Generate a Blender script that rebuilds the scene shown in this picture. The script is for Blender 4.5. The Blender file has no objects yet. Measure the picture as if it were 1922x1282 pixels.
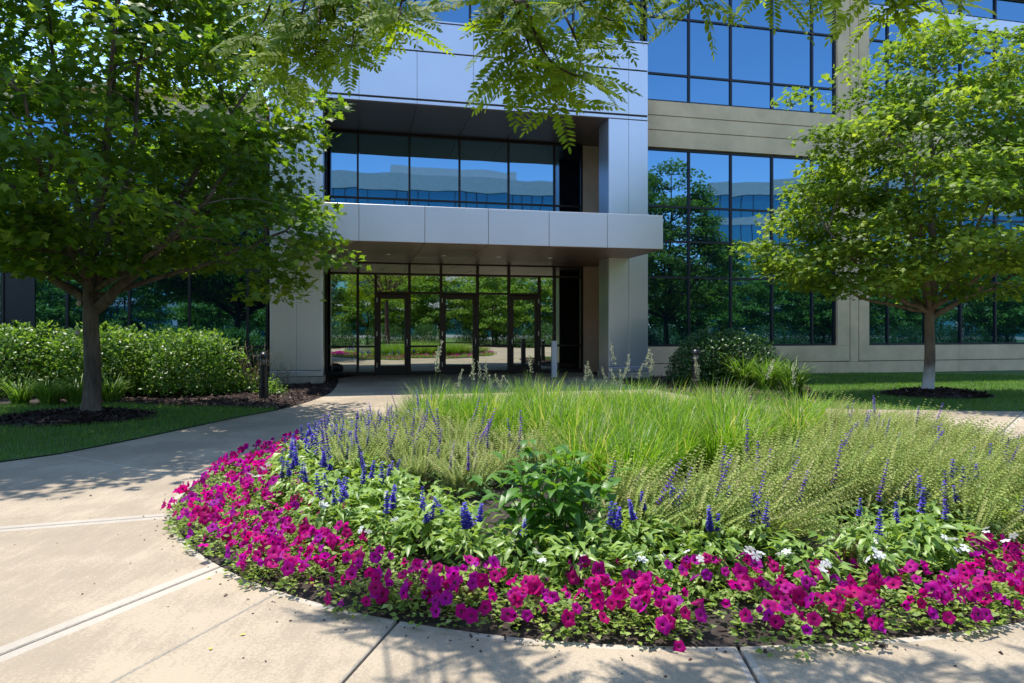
import bpy, math
import numpy as np
from mathutils import Vector, Matrix

SC = bpy.context.scene
COL = SC.collection
R = math.radians
rng = np.random.default_rng(11)

# ------------------------------------------------------------------ camera, sky, sun, exposure
FPX, EYE, HORIZ, W0 = 1268.0, 1.5, 615.0, 1922.0
cam = bpy.data.cameras.new('camera')
cam.sensor_width = 36.0
cam.lens = FPX / W0 * 36.0
cam.shift_y = -26.0 / W0
cam.clip_start = 0.05
cam.clip_end = 2000
cam_o = bpy.data.objects.new('camera', cam)
COL.objects.link(cam_o)
cam_o.location = (0, 0, EYE)
cam_o.rotation_euler = (R(90), 0, 0)
SC.camera = cam_o

LDIR = Vector((0.22, -0.23, -1.0)).normalized()      # the way the sunlight travels
S_EL = math.asin(-LDIR.z)
S_AZ = math.atan2(-LDIR.x, -LDIR.y)
world = bpy.data.worlds.new('World')
SC.world = world
world.use_nodes = True
wn = world.node_tree
sky = wn.nodes.new('ShaderNodeTexSky')
sky.sky_type = 'NISHITA'
sky.sun_disc = False
sky.sun_elevation = S_EL
sky.sun_rotation = S_AZ
sky.altitude = 300
sky.air_density = 1.0
sky.dust_density = 0.25
sky.ozone_density = 3.5
bgn = wn.nodes['Background']
wn.links.new(sky.outputs[0], bgn.inputs[0])
bgn.inputs[1].default_value = 0.15
sun = bpy.data.lights.new('sun', 'SUN')
sun.energy = 2.85
sun.angle = R(0.53)
sun.color = (1.0, 0.95, 0.87)
sun_o = bpy.data.objects.new('sun', sun)
COL.objects.link(sun_o)
sun_o.rotation_euler = LDIR.to_track_quat('-Z', 'Y').to_euler()
sun_o.location = (0, 0, 30)
SC.view_settings.view_transform = 'Standard'
SC.view_settings.look = 'None'
SC.view_settings.exposure = 1.3
SC.view_settings.gamma = 1.0
SC.view_settings.use_curve_mapping = False
try:
    SC.cycles.max_bounces = 8
    SC.cycles.diffuse_bounces = 3
    SC.cycles.glossy_bounces = 4
    SC.cycles.transmission_bounces = 4
    SC.cycles.caustics_reflective = False
    SC.cycles.caustics_refractive = False
except Exception:
    pass

TH = R(12.7)
CT, ST = math.cos(TH), math.sin(TH)


def gp(px, py, z=0.0):
    """ground point seen at a pixel of the photograph"""
    Y = FPX * (EYE - z) / (py - HORIZ)
    return ((px - 961.0) / FPX * Y, Y)


def at(px, py, Y):
    return np.array([(px - 961.0) / FPX * Y, Y, EYE + (HORIZ - py) / FPX * Y])


# ------------------------------------------------------------------ materials
def new_mat(name):
    m = bpy.data.materials.new(name)
    m.use_nodes = True
    nt = m.node_tree
    return m, nt, nt.nodes, nt.links, nt.nodes['Principled BSDF']


def rgba(c):
    return (c[0], c[1], c[2], 1.0)


def ramp(nt, fac, stops, interp='LINEAR'):
    r = nt.nodes.new('ShaderNodeValToRGB')
    r.color_ramp.interpolation = interp
    el = r.color_ramp.elements
    while len(el) < len(stops):
        el.new(0.5)
    for e, (p, c) in zip(el, stops):
        e.position = p
        e.color = rgba(c)
    nt.links.new(fac, r.inputs[0])
    return r.outputs[0]


def noise(nt, scale, detail=4.0, rough=0.55, coord='Object', vscale=None):
    tc = nt.nodes.new('ShaderNodeTexCoord')
    src = tc.outputs[coord]
    if coord == 'World':
        pass
    if vscale:
        mp = nt.nodes.new('ShaderNodeMapping')
        mp.inputs['Scale'].default_value = vscale
        nt.links.new(src, mp.inputs[0])
        src = mp.outputs[0]
    n = nt.nodes.new('ShaderNodeTexNoise')
    n.inputs['Scale'].default_value = scale
    n.inputs['Detail'].default_value = detail
    n.inputs['Roughness'].default_value = rough
    nt.links.new(src, n.inputs['Vector'])
    return n.outputs['Fac']


def bump(nt, bs, h, strength, dist):
    b = nt.nodes.new('ShaderNodeBump')
    b.inputs['Strength'].default_value = strength
    b.inputs['Distance'].default_value = dist
    nt.links.new(h, b.inputs['Height'])
    nt.links.new(b.outputs[0], bs.inputs['Normal'])


def mat_plain(name, c, rough=0.5, metal=0.0, var=0.12, scale=6.0, bstr=0.0, bscale=60.0, spec=0.5):
    m, nt, N, L, bs = new_mat(name)
    f = noise(nt, scale, 5)
    lo = [x * (1 - var) for x in c]
    hi = [min(1, x * (1 + var)) for x in c]
    L.new(ramp(nt, f, [(0.3, lo), (0.7, hi)]), bs.inputs['Base Color'])
    bs.inputs['Roughness'].default_value = rough
    bs.inputs['Metallic'].default_value = metal
    bs.inputs['Specular IOR Level'].default_value = spec
    if bstr:
        bump(nt, bs, noise(nt, bscale, 4), bstr, 0.01)
    return m


def mat_leaf(name, stops, trans=0.45, tcol=None, rough=0.45, spec=0.35, attr='rnd', objrnd=0.0):
    m, nt, N, L, bs = new_mat(name)
    a = N.new('ShaderNodeAttribute')
    a.attribute_name = attr
    fac = a.outputs['Fac']
    if objrnd:
        oi = N.new('ShaderNodeObjectInfo')
        mm = N.new('ShaderNodeMath'); mm.operation = 'MULTIPLY_ADD'
        mm.inputs[1].default_value = objrnd
        mm.inputs[2].default_value = -objrnd * 0.5
        L.new(oi.outputs['Random'], mm.inputs[0])
        ad = N.new('ShaderNodeMath'); ad.operation = 'ADD'; ad.use_clamp = True
        L.new(fac, ad.inputs[0]); L.new(mm.outputs[0], ad.inputs[1])
        fac = ad.outputs[0]
    col = ramp(nt, fac, stops)
    L.new(col, bs.inputs['Base Color'])
    bs.inputs['Roughness'].default_value = rough
    bs.inputs['Specular IOR Level'].default_value = spec
    tr = N.new('ShaderNodeBsdfTranslucent')
    if tcol:
        tcs = [(p, [min(1.0, c[k] * tcol[k]) for k in range(3)]) for p, c in stops]
        L.new(ramp(nt, fac, tcs), tr.inputs['Color'])
    else:
        L.new(col, tr.inputs['Color'])
    mx = N.new('ShaderNodeMixShader')
    mx.inputs[0].default_value = trans
    L.new(bs.outputs[0], mx.inputs[1]); L.new(tr.outputs[0], mx.inputs[2])
    L.new(mx.outputs[0], N['Material Output'].inputs['Surface'])
    return m


def mat_concrete(name, c, var, broom, rough=0.85, spots=True):
    m, nt, N, L, bs = new_mat(name)
    f1 = noise(nt, 0.9, 6, 0.6)
    f2 = noise(nt, 60.0, 3, 0.7)
    f3 = noise(nt, 4.0, 5, 0.6, vscale=(5, 0.7, 1))
    a = N.new('ShaderNodeMath'); a.operation = 'MULTIPLY_ADD'; a.inputs[1].default_value = 0.55
    L.new(f2, a.inputs[0]); L.new(f1, a.inputs[2])
    b = N.new('ShaderNodeMath'); b.operation = 'MULTIPLY_ADD'; b.inputs[1].default_value = 0.30
    L.new(f3, b.inputs[0]); L.new(a.outputs[0], b.inputs[2])
    lo = [x * (1 - var) for x in c]; hi = [min(1, x * (1 + var)) for x in c]
    col = ramp(nt, b.outputs[0], [(0.62, lo), (0.92, c), (1.18, hi)])
    if spots:
        v = noise(nt, 23.0, 2, 0.5)
        sp = ramp(nt, v, [(0.0, (1, 1, 1)), (0.76, (1, 1, 1)), (0.80, (0.62, 0.6, 0.57))])
        mx = N.new('ShaderNodeMix'); mx.data_type = 'RGBA'; mx.blend_type = 'MULTIPLY'
        mx.inputs['Factor'].default_value = 0.7
        L.new(col, mx.inputs[6]); L.new(sp, mx.inputs[7])
        col = mx.outputs[2]
    L.new(col, bs.inputs['Base Color'])
    bs.inputs['Roughness'].default_value = rough
    bs.inputs['Specular IOR Level'].default_value = 0.25
    h = noise(nt, 90.0, 3, 0.6, vscale=(broom, 0.35, 1))
    bump(nt, bs, h, 0.5, 0.008)
    return m


def mat_glass(name, tint, body, wob=0.014):
    """coated tinted window glass: a dark body under a mirror coat, the sheets a little wavy"""
    m, nt, N, L, bs = new_mat(name)
    bs.inputs['Base Color'].default_value = rgba(body)
    bs.inputs['Roughness'].default_value = 0.25
    bs.inputs['Specular IOR Level'].default_value = 0.0
    g = N.new('ShaderNodeBsdfGlossy')
    g.inputs['Color'].default_value = rgba(tint)
    g.inputs['Roughness'].default_value = 0.012
    tc = N.new('ShaderNodeTexCoord'); oi = N.new('ShaderNodeObjectInfo')
    va = N.new('ShaderNodeVectorMath'); va.operation = 'MULTIPLY_ADD'
    va.inputs[1].default_value = (37.0, 53.0, 71.0)
    cb = N.new('ShaderNodeCombineXYZ')
    for q in range(3):
        L.new(oi.outputs['Random'], cb.inputs[q])
    L.new(cb.outputs[0], va.inputs[0]); L.new(tc.outputs['Object'], va.inputs[2])
    nz = N.new('ShaderNodeTexNoise'); nz.inputs['Scale'].default_value = 0.6; nz.inputs['Detail'].default_value = 1.5; nz.inputs['Roughness'].default_value = 0.4
    L.new(va.outputs[0], nz.inputs['Vector'])
    f = nz.outputs['Fac']
    b = N.new('ShaderNodeBump'); b.inputs['Strength'].default_value = 0.3; b.inputs['Distance'].default_value = wob
    L.new(f, b.inputs['Height']); L.new(b.outputs[0], g.inputs['Normal'])
    ad = N.new('ShaderNodeAddShader')
    L.new(bs.outputs[0], ad.inputs[0]); L.new(g.outputs[0], ad.inputs[1])
    L.new(ad.outputs[0], N['Material Output'].inputs['Surface'])
    return m


def mat_bark(name, c1, c2, scale=9.0, pale=None):
    m, nt, N, L, bs = new_mat(name)
    f = noise(nt, scale, 8, 0.65, vscale=(1, 1, 0.22))
    col = ramp(nt, f, [(0.3, c1), (0.7, c2)])
    if pale:
        tc = N.new('ShaderNodeTexCoord'); sx = N.new('ShaderNodeSeparateXYZ')
        L.new(tc.outputs['Object'], sx.inputs[0])
        n2 = noise(nt, 5.0, 5, 0.6)
        ma = N.new('ShaderNodeMath'); ma.operation = 'MULTIPLY_ADD'; ma.inputs[1].default_value = 0.5
        L.new(n2, ma.inputs[0]); L.new(sx.outputs['Z'], ma.inputs[2])
        fac = ramp(nt, ma.outputs[0], [(0.0, (0.95,) * 3), (0.6, (0.85,) * 3), (1.0, (0, 0, 0))])
        mx = N.new('ShaderNodeMix'); mx.data_type = 'RGBA'
        L.new(fac, mx.inputs[0]); L.new(col, mx.inputs[6]); mx.inputs[7].default_value = rgba(pale)
        col = mx.outputs[2]
    L.new(col, bs.inputs['Base Color'])
    bs.inputs['Roughness'].default_value = 0.9
    bs.inputs['Specular IOR Level'].default_value = 0.2
    bump(nt, bs, f, 0.7, 0.03)
    return m


M = {}
M['concrete'] = mat_concrete('concrete_tan', (0.330, 0.268, 0.192), 0.22, 1.6)
M['trowel'] = mat_concrete('concrete_trowelled_edge', (0.395, 0.345, 0.28), 0.12, 1.0, spots=False)
M['joint'] = mat_plain('joint_dirt', (0.05, 0.042, 0.035), 0.95)
M['soil'] = mat_plain('soil', (0.035, 0.024, 0.019), 0.95, var=0.4, scale=18, bstr=0.8, bscale=40)
M['mulch'] = mat_leaf('mulch_bark', [(0, (0.018, 0.010, 0.008)), (0.55, (0.05, 0.028, 0.022)), (0.9, (0.11, 0.07, 0.058)), (1, (0.26, 0.19, 0.16))], 0.0, rough=0.85, spec=0.2)
M['turf'] = mat_plain('turf', (0.060, 0.115, 0.020), 0.95, var=0.35, scale=3.0, bstr=0.8, bscale=70)
M['grass'] = mat_leaf('grass_blade', [(0, (0.065, 0.155, 0.018)), (0.6, (0.13, 0.25, 0.034)), (1, (0.22, 0.33, 0.06))], 0.45, (1.3, 1.4, 0.8))
M['panel'] = mat_plain('silver_panel', (0.70, 0.69, 0.74), 0.34, 0.75, var=0.035, scale=0.7, bstr=0.03, bscale=1.3)
M['canopy'] = mat_plain('canopy_panel', (0.70, 0.68, 0.70), 0.42, 0.6, var=0.035, scale=0.7, bstr=0.03, bscale=1.3)
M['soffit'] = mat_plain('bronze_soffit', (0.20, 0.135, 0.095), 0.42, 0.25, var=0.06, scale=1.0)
M['soffit_joint'] = mat_plain('soffit_joint', (0.33, 0.28, 0.23), 0.5, 0.2)
M['frame'] = mat_plain('bronze_frame', (0.040, 0.025, 0.022), 0.45, 0.35, var=0.08)
M['frame_grey'] = mat_plain('dark_grey_frame', (0.030, 0.028, 0.035), 0.45, 0.3, var=0.08)
M['precast'] = mat_plain('beige_precast', (0.80, 0.58, 0.365), 0.85, 0, var=0.12, scale=1.6, bstr=0.2, bscale=120, spec=0.2)
M['precast_warm'] = mat_plain('warm_precast', (0.66, 0.47, 0.34), 0.85, 0, var=0.08, scale=2.0, bstr=0.15, bscale=120, spec=0.2)
M['plinth'] = mat_plain('plinth_concrete', (0.40, 0.34, 0.27), 0.9, 0, var=0.15, scale=5, bstr=0.2)
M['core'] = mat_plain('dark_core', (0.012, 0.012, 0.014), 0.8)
M['glass'] = mat_glass('blue_glass', (0.125, 0.26, 0.40), (0.004, 0.006, 0.010))
M['glass_clear'] = mat_glass('entrance_glass', (0.52, 0.56, 0.52), (0.005, 0.006, 0.006), 0.011)
M['steel'] = mat_plain('brushed_steel', (0.62, 0.61, 0.60), 0.3, 0.85, var=0.05)
M['bollard'] = mat_plain('bollard_black', (0.014, 0.012, 0.015), 0.35, 0.2, var=0.15)
M['lens'] = mat_plain('bollard_lens', (0.28, 0.25, 0.20), 0.15, 0.0, var=0.2, scale=30)
M['post'] = mat_plain('pale_post', (0.75, 0.75, 0.80), 0.5, 0.2, var=0.03)
M['light_disc'] = mat_plain('downlight_lens', (0.75, 0.72, 0.66), 0.4)
M['teal'] = mat_glass('far_teal_glass', (0.07, 0.15, 0.19), (0.012, 0.075, 0.10), 0.004)
M['far_band'] = mat_plain('far_concrete', (0.50, 0.47, 0.45), 0.8)
M['far_beige'] = mat_plain('far_beige', (0.56, 0.47, 0.33), 0.8)
M['bark'] = mat_bark('maple_bark', (0.040, 0.031, 0.025), (0.19, 0.15, 0.118))
M['bark_pale'] = mat_bark('maple_bark_pale_base', (0.10, 0.075, 0.058), (0.25, 0.195, 0.155), pale=(0.60, 0.56, 0.54))
M['bark_dark'] = mat_bark('locust_bark', (0.035, 0.022, 0.016), (0.09, 0.06, 0.045), 14)
M['scar'] = mat_plain('pruning_scar', (0.42, 0.36, 0.30), 0.9, var=0.2, scale=30)
M['twig'] = mat_plain('dry_twig', (0.22, 0.15, 0.10), 0.9, var=0.3, scale=20)
M['maple'] = mat_leaf('maple_leaf', [(0, (0.050, 0.115, 0.018)), (0.55, (0.092, 0.175, 0.022)), (1, (0.20, 0.28, 0.030))], 0.55, (2.2, 2.0, 0.6), 0.45, 0.4)
M['maple_light'] = mat_leaf('maple_leaf_light', [(0, (0.095, 0.17, 0.020)), (0.6, (0.17, 0.26, 0.032)), (1, (0.33, 0.39, 0.05))], 0.52, (1.6, 1.6, 0.8), 0.5, 0.35)
M['locust'] = mat_leaf('locust_leaf', [(0, (0.105, 0.185, 0.014)), (0.6, (0.165, 0.26, 0.018)), (1, (0.26, 0.33, 0.022))], 0.58, (1.8, 1.6, 0.6), 0.6, 0.2)
M['far_leaf'] = mat_leaf('far_tree_leaf', [(0, (0.08, 0.17, 0.02)), (0.6, (0.15, 0.27, 0.03)), (1, (0.25, 0.36, 0.045))], 0.42, (1.5, 1.5, 0.7))
M['hedge'] = mat_leaf('hedge_leaf', [(0, (0.07, 0.16, 0.025)), (0.55, (0.13, 0.25, 0.045)), (1, (0.24, 0.36, 0.08))], 0.48, (1.6, 1.5, 0.7), 0.4, 0.5)
M['yew'] = mat_leaf('dark_shrub_leaf', [(0, (0.030, 0.085, 0.022)), (0.6, (0.055, 0.135, 0.030)), (1, (0.10, 0.19, 0.04))], 0.3, (1.4, 1.4, 0.8), 0.4, 0.45)
M['daylily'] = mat_leaf('daylily_blade', [(0, (0.09, 0.19, 0.025)), (0.6, (0.16, 0.29, 0.04)), (1, (0.27, 0.38, 0.09))], 0.40, (1.4, 1.4, 0.7))
M['reed'] = mat_leaf('reed_grass_blade', [(0, (0.075, 0.17, 0.012)), (0.5, (0.155, 0.30, 0.022)), (0.88, (0.25, 0.40, 0.05)), (0.93, (0.46, 0.43, 0.20)), (1, (0.50, 0.45, 0.24))], 0.50, (1.5, 1.5, 0.6), 0.4, 0.4, objrnd=0.3)
M['plume'] = mat_leaf('reed_grass_plume', [(0, (0.36, 0.35, 0.22)), (1, (0.64, 0.61, 0.44))], 0.35)
M['sage_spike'] = mat_leaf('sage_spike', [(0, (0.26, 0.35, 0.085)), (0.6, (0.42, 0.48, 0.13)), (1, (0.50, 0.47, 0.23))], 0.35, rough=0.7, spec=0.2, objrnd=0.4)
M['sage_leaf'] = mat_leaf('sage_leaf', [(0, (0.09, 0.18, 0.05)), (1, (0.19, 0.30, 0.09))], 0.35, (1.4, 1.4, 0.7), 0.6, 0.3)
M['salvia_leaf'] = mat_leaf('salvia_leaf', [(0, (0.15, 0.26, 0.045)), (0.6, (0.24, 0.37, 0.075)), (1, (0.35, 0.48, 0.12))], 0.38, (1.4, 1.35, 0.7), 0.4, 0.45)
M['salvia_blue'] = mat_leaf('salvia_blue', [(0, (0.07, 0.045, 0.42)), (1, (0.17, 0.12, 0.70))], 0.30, rough=0.6, spec=0.2)
M['purple'] = mat_leaf('sage_purple', [(0, (0.14, 0.05, 0.42)), (1, (0.27, 0.11, 0.62))], 0.30, rough=0.6, spec=0.2)
M['petunia_leaf'] = mat_leaf('petunia_leaf', [(0, (0.13, 0.23, 0.035)), (0.6, (0.25, 0.36, 0.07)), (1, (0.42, 0.50, 0.16))], 0.40, (1.3, 1.3, 0.7), 0.5, 0.3)
M['petal'] = mat_leaf('petunia_petal', [(0, (0.44, 0.002, 0.12)), (0.4, (0.50, 0.003, 0.23)), (0.75, (0.44, 0.005, 0.33)), (1, (0.24, 0.008, 0.38))], 0.48, (1.6, 1.5, 1.4), 0.6, 0.2, objrnd=0.8)
M['throat'] = mat_plain('petunia_throat', (0.045, 0.003, 0.03), 0.7)
M['white_petal'] = mat_leaf('white_petal', [(0, (0.72, 0.73, 0.72)), (1, (0.85, 0.85, 0.84))], 0.3, rough=0.6, spec=0.2)
M['bigleaf'] = mat_leaf('coneflower_leaf', [(0, (0.055, 0.155, 0.015)), (0.6, (0.100, 0.235, 0.024)), (1, (0.17, 0.32, 0.04))], 0.40, (1.6, 1.5, 0.7), 0.42, 0.45, objrnd=0.6)
M['brown_grass'] = mat_leaf('bronze_grass', [(0, (0.05, 0.025, 0.012)), (1, (0.17, 0.09, 0.04))], 0.25)
M['yellow_leaf'] = mat_plain('yellow_fallen_leaf', (0.55, 0.45, 0.05), 0.6)
M['black_plastic'] = mat_plain('black_plastic', (0.015, 0.015, 0.016), 0.35)

# ------------------------------------------------------------------ mesh helpers


def mesh_np(name, V, F, rnd=None, smooth=False, mats=None, mi=None):
    """V (n,3); F (m,3) or (m,4)"""
    V = np.asarray(V, np.float32).reshape(-1, 3)
    F = np.asarray(F, np.int32)
    me = bpy.data.meshes.new(name)
    me.vertices.add(len(V))
    me.vertices.foreach_set('co', V.ravel())
    k = F.shape[1]
    me.loops.add(F.size)
    me.loops.foreach_set('vertex_index', F.ravel())
    me.polygons.add(len(F))
    me.polygons.foreach_set('loop_start', np.arange(0, F.size, k, dtype=np.int32))
    try:
        me.polygons.foreach_set('loop_total', np.full(len(F), k, np.int32))
    except Exception:
        pass
    if rnd is not None:
        a = me.attributes.new('rnd', 'FLOAT', 'POINT')
        a.data.foreach_set('value', np.asarray(rnd, np.float32))
    for m in (mats or []):
        me.materials.append(m)
    if mi is not None:
        me.polygons.foreach_set('material_index', np.asarray(mi, np.int32))
    if smooth:
        me.polygons.foreach_set('use_smooth', np.ones(len(F), bool))
    me.update(calc_edges=True)
    return me


def mesh_py(name, V, F, mats, mi=None, smooth=False):
    me = bpy.data.meshes.new(name)
    me.from_pydata([tuple(v) for v in V], [], [tuple(f) for f in F])
    for m in mats:
        me.materials.append(m)
    if mi is not None:
        me.polygons.foreach_set('material_index', mi)
    if smooth:
        me.polygons.foreach_set('use_smooth', [True] * len(F))
    me.update()
    return me


def link(name, me, parent=None, loc=(0, 0, 0), rot=(0, 0, 0), scale=(1, 1, 1), kind=None):
    o = bpy.data.objects.new(name, me)
    COL.objects.link(o)
    o.parent = parent
    o.location = loc
    o.rotation_euler = rot
    o.scale = scale
    if kind:
        o['kind'] = kind
    return o


def tag(o, label, cat, group=None):
    o['label'] = label
    o['category'] = cat
    if group:
        o['group'] = group
    return o


def thing(name, label, cat, loc, rotz=0.0, group=None, scale=1.0):
    o = link(name, None, None, loc, (0, 0, rotz), (scale,) * 3)
    o.empty_display_size = 0.1
    return tag(o, label, cat, group)


def unit(v):
    v = np.asarray(v, float)
    n = np.linalg.norm(v, axis=-1, keepdims=True)
    return v / np.maximum(n, 1e-9)


def frames(d, up):
    """rotation matrices whose Y is d and whose Z is near up"""
    y = unit(d)
    x = np.cross(y, up)
    bad = np.linalg.norm(x, axis=-1) < 1e-4
    if bad.any():
        x[bad] = np.cross(y[bad], np.array([1.0, 0.3, 0.1]))
    x = unit(x)
    z = np.cross(x, y)
    return np.stack([x, y, z], axis=-1)


def scatter(tv, tf, Rm, T, S, rnd):
    tv = np.asarray(tv, float); tf = np.asarray(tf, int)
    N, k = len(T), len(tv)
    V = np.einsum('nij,kj->nki', Rm, tv) * np.asarray(S).reshape(-1, 1, 1) + T[:, None, :]
    F = (tf[None] + (np.arange(N) * k)[:, None, None]).reshape(-1, tf.shape[1])
    return V.reshape(-1, 3), F, np.repeat(rnd, k)


def join(parts):
    V, F, Q, o = [], [], [], 0
    for v, f, r in parts:
        V.append(v); F.append(np.asarray(f) + o); Q.append(r); o += len(v)
    return np.concatenate(V), np.concatenate(F), np.concatenate(Q)


def tube(pts, rad, n=7, cap=True):
    """tapered tube as triangles"""
    pts = np.asarray(pts, float)
    m = len(pts)
    rad = np.broadcast_to(np.asarray(rad, float), (m,))
    d = np.gradient(pts, axis=0)
    d = unit(d)
    ref = np.array([0.31, 0.95, 0.07])
    u = unit(np.cross(d, ref)); w = np.cross(d, u)
    a = np.linspace(0, 2 * math.pi, n, endpoint=False)
    V = pts[:, None] + rad[:, None, None] * (np.cos(a)[None, :, None] * u[:, None] + np.sin(a)[None, :, None] * w[:, None])
    V = V.reshape(-1, 3)
    F = []
    for i in range(m - 1):
        for j in range(n):
            p, q = i * n + j, i * n + (j + 1) % n
            F += [(p, q, q + n), (p, q + n, p + n)]
    if cap:
        c = len(V)
        V = np.vstack([V, pts[-1]])
        F += [((m - 1) * n + j, (m - 1) * n + (j + 1) % n, c) for j in range(n)]
    return V, np.array(F), np.full(len(V), rng.random())


def curve(p0, p1, bend, n=7):
    p0, p1, bend = (np.asarray(v, float) for v in (p0, p1, bend))
    t = np.linspace(0, 1, n)[:, None]
    return (1 - t) ** 2 * p0 + 2 * t * (1 - t) * bend + t ** 2 * p1


def box(x0, x1, y0, y1, z0, z1, bev=0.0):
    V = [(x0, y0, z0), (x1, y0, z0), (x1, y1, z0), (x0, y1, z0), (x0, y0, z1), (x1, y0, z1), (x1, y1, z1), (x0, y1, z1)]
    F = [(0, 3, 2, 1), (4, 5, 6, 7), (0, 1, 5, 4), (1, 2, 6, 5), (2, 3, 7, 6), (3, 0, 4, 7)]
    return V, F


def boxes(lst):
    V, F = [], []
    for b in lst:
        v, f = box(*b)
        F += [tuple(i + len(V) for i in q) for q in f]
        V += v
    return V, F


def lathe(prof, n=20):
    V, F = [], []
    for r, z in prof:
        for j in range(n):
            a = 2 * math.pi * j / n
            V.append((r * math.cos(a), r * math.sin(a), z))
    for i in range(len(prof) - 1):
        for j in range(n):
            p, q = i * n + j, i * n + (j + 1) % n
            F.append((p, q, q + n, p + n))
    return V, F


# ------------------------------------------------------------------ leaf templates (base at origin, length along +Y, face up +Z)
def leaf_oval(w, fold=0.12, droop=0.12):
    V = [(0, 0, 0), (-w, 0.42, fold * w * 2), (w, 0.42, fold * w * 2), (0, 0.5, 0.0), (0, 1, -droop)]
    F = [(0, 3, 1), (0, 2, 3), (1, 3, 4), (3, 2, 4)]
    return np.array(V), np.array(F)


def leaf_maple():
    out = [(0, 0), (0.36, -0.02), (0.24, 0.20), (0.66, 0.34), (0.30, 0.52), (0.0, 1.0)]
    V = [(0, 0.34, 0.03)]
    for x, y in out:
        V.append((x, y, -0.12 * abs(x) - 0.14 * max(0, y - 0.5)))
    for x, y in out[-2:0:-1]:
        V.append((-x, y, -0.12 * abs(x) - 0.14 * max(0, y - 0.5)))
    n = len(V) - 1
    return np.array(V), np.array([(0, 1 + i, 1 + (i + 1) % n) for i in range(n)])


def leaf_maple_lo():
    V = [(0, 0.35, 0.02), (0, 0, 0), (0.36, 0.02, -0.05), (0.6, 0.34, -0.08), (0.36, 0.52, -0.04), (0.0, 1.0, -0.1), (-0.36, 0.52, -0.04), (-0.6, 0.34, -0.08), (-0.36, 0.02, -0.05)]
    F = [(0, 1, 2), (0, 2, 3), (0, 3, 4), (0, 4, 5), (0, 5, 6), (0, 6, 7), (0, 7, 8), (0, 8, 1)]
    return np.array(V), np.array(F)


def blade_strip(seg=4):
    """unit blade parameters: returns index template for strips with seg segments"""
    F = []
    for i in range(seg):
        a = 2 * i
        F += [(a, a + 1, a + 3), (a, a + 3, a + 2)]
    return np.array(F)


def blades(base, az, length, lean, curl, width, rnd, seg=4):
    """arching strips. lean: start angle off vertical, curl: further bend to the tip"""
    N = len(base)
    t = np.linspace(0, 1, seg + 1)
    ang = lean[:, None] + curl[:, None] * t[None] ** 1.3
    ds = length[:, None] / seg
    dr = np.sin(ang) * ds; dz = np.cos(ang) * ds
    r = np.concatenate([np.zeros((N, 1)), np.cumsum(dr[:, :-1], 1)], 1)
    z = np.concatenate([np.zeros((N, 1)), np.cumsum(dz[:, :-1], 1)], 1)
    h = np.stack([np.cos(az), np.sin(az)], -1)
    s = np.stack([-np.sin(az), np.cos(az)], -1)
    w = width[:, None] * np.clip(1.0 - t[None] ** 2.2, 0.04, 1) * 0.5
    P = np.zeros((N, seg + 1, 2, 3))
    for k, sg in enumerate((-1, 1)):
        P[:, :, k, :2] = base[:, None, :2] + h[:, None] * r[..., None] + sg * s[:, None] * w[..., None]
        P[:, :, k, 2] = base[:, None, 2] + z
    V = P.reshape(-1, 3)
    tf = blade_strip(seg)
    k = 2 * (seg + 1)
    F = (tf[None] + (np.arange(N) * k)[:, None, None]).reshape(-1, 3)
    return V, F, np.repeat(rnd, k)


def in_poly(x, y, poly):
    inside = np.zeros(len(x), bool)
    n = len(poly)
    for i in range(n):
        x0, y0 = poly[i]; x1, y1 = poly[(i + 1) % n]
        c = ((y0 > y) != (y1 > y)) & (x < (x1 - x0) * (y - y0) / (y1 - y0 + 1e-12) + x0)
        inside ^= c
    return inside


def sample_poly(poly, n):
    P = np.array(poly)
    lo, hi = P.min(0), P.max(0)
    out = np.zeros((0, 2))
    while len(out) < n:
        q = lo + rng.random((n, 2)) * (hi - lo)
        out = np.vstack([out, q[in_poly(q[:, 0], q[:, 1], poly)]])
    return out[:n]


# ------------------------------------------------------------------ ground, walkway, lawns
BC = np.array([0.9, 7.2]); BR = 4.0       # the round flower bed


def polysheet(name, poly, z, mat, kind='structure', mats=None):
    me = mesh_py(name, [(x, y, z) for x, y in poly], [tuple(range(len(poly)))], [mat])
    return link(name, me, kind=kind)


gnd = mesh_py('ground', [(-700, -700, -0.05), (700, -700, -0.05), (700, 700, -0.05), (-700, 700, -0.05)], [(0, 1, 2, 3)], [M['turf']])
link('ground', gnd, kind='structure')


def arc(c, r, a0, a1, n):
    return [(c[0] + r * math.cos(R(a0 + (a1 - a0) * i / n)), c[1] + r * math.sin(R(a0 + (a1 - a0) * i / n))) for i in range(n + 1)]


def spline(pts, n=6):
    P = [np.array(p, float) for p in pts]
    P = [2 * P[0] - P[1]] + P + [2 * P[-1] - P[-2]]
    out = []
    for i in range(1, len(P) - 2):
        for k in range(n):
            t = k / n
            a, b, c, d = P[i - 1], P[i], P[i + 1], P[i + 2]
            out.append(tuple(0.5 * ((2 * b) + (-a + c) * t + (2 * a - 5 * b + 4 * c - d) * t * t + (-a + 3 * b - 3 * c + d) * t ** 3)))
    out.append(tuple(P[-2]))
    return out


# lawn edges read off the photograph
left_edge = spline([(-8.2, 4.2), gp(0, 868), gp(150, 845), gp(300, 815), gp(450, 783), gp(530, 768), gp(585, 752), gp(618, 738), gp(632, 722), gp(634, 709)], 6)
right_edge = spline([gp(1175, 722), gp(1260, 737), gp(1330, 748), gp(1400, 757), gp(1480, 764), gp(1600, 768), gp(1760, 770), gp(1922, 772), (16.5, 11.6)], 6)


def ang_of(p):
    dx = p[0] - BC[0]
    return math.degrees(math.atan2(p[1] - BC[1], dx / (1.18 if dx > 0 else 1.0)))


def rim(a, r=BR):
    c = math.cos(R(a))
    return (BC[0] + r * c * (1.18 if c > 0 else 1.0), BC[1] + r * math.sin(R(a)))


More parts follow.
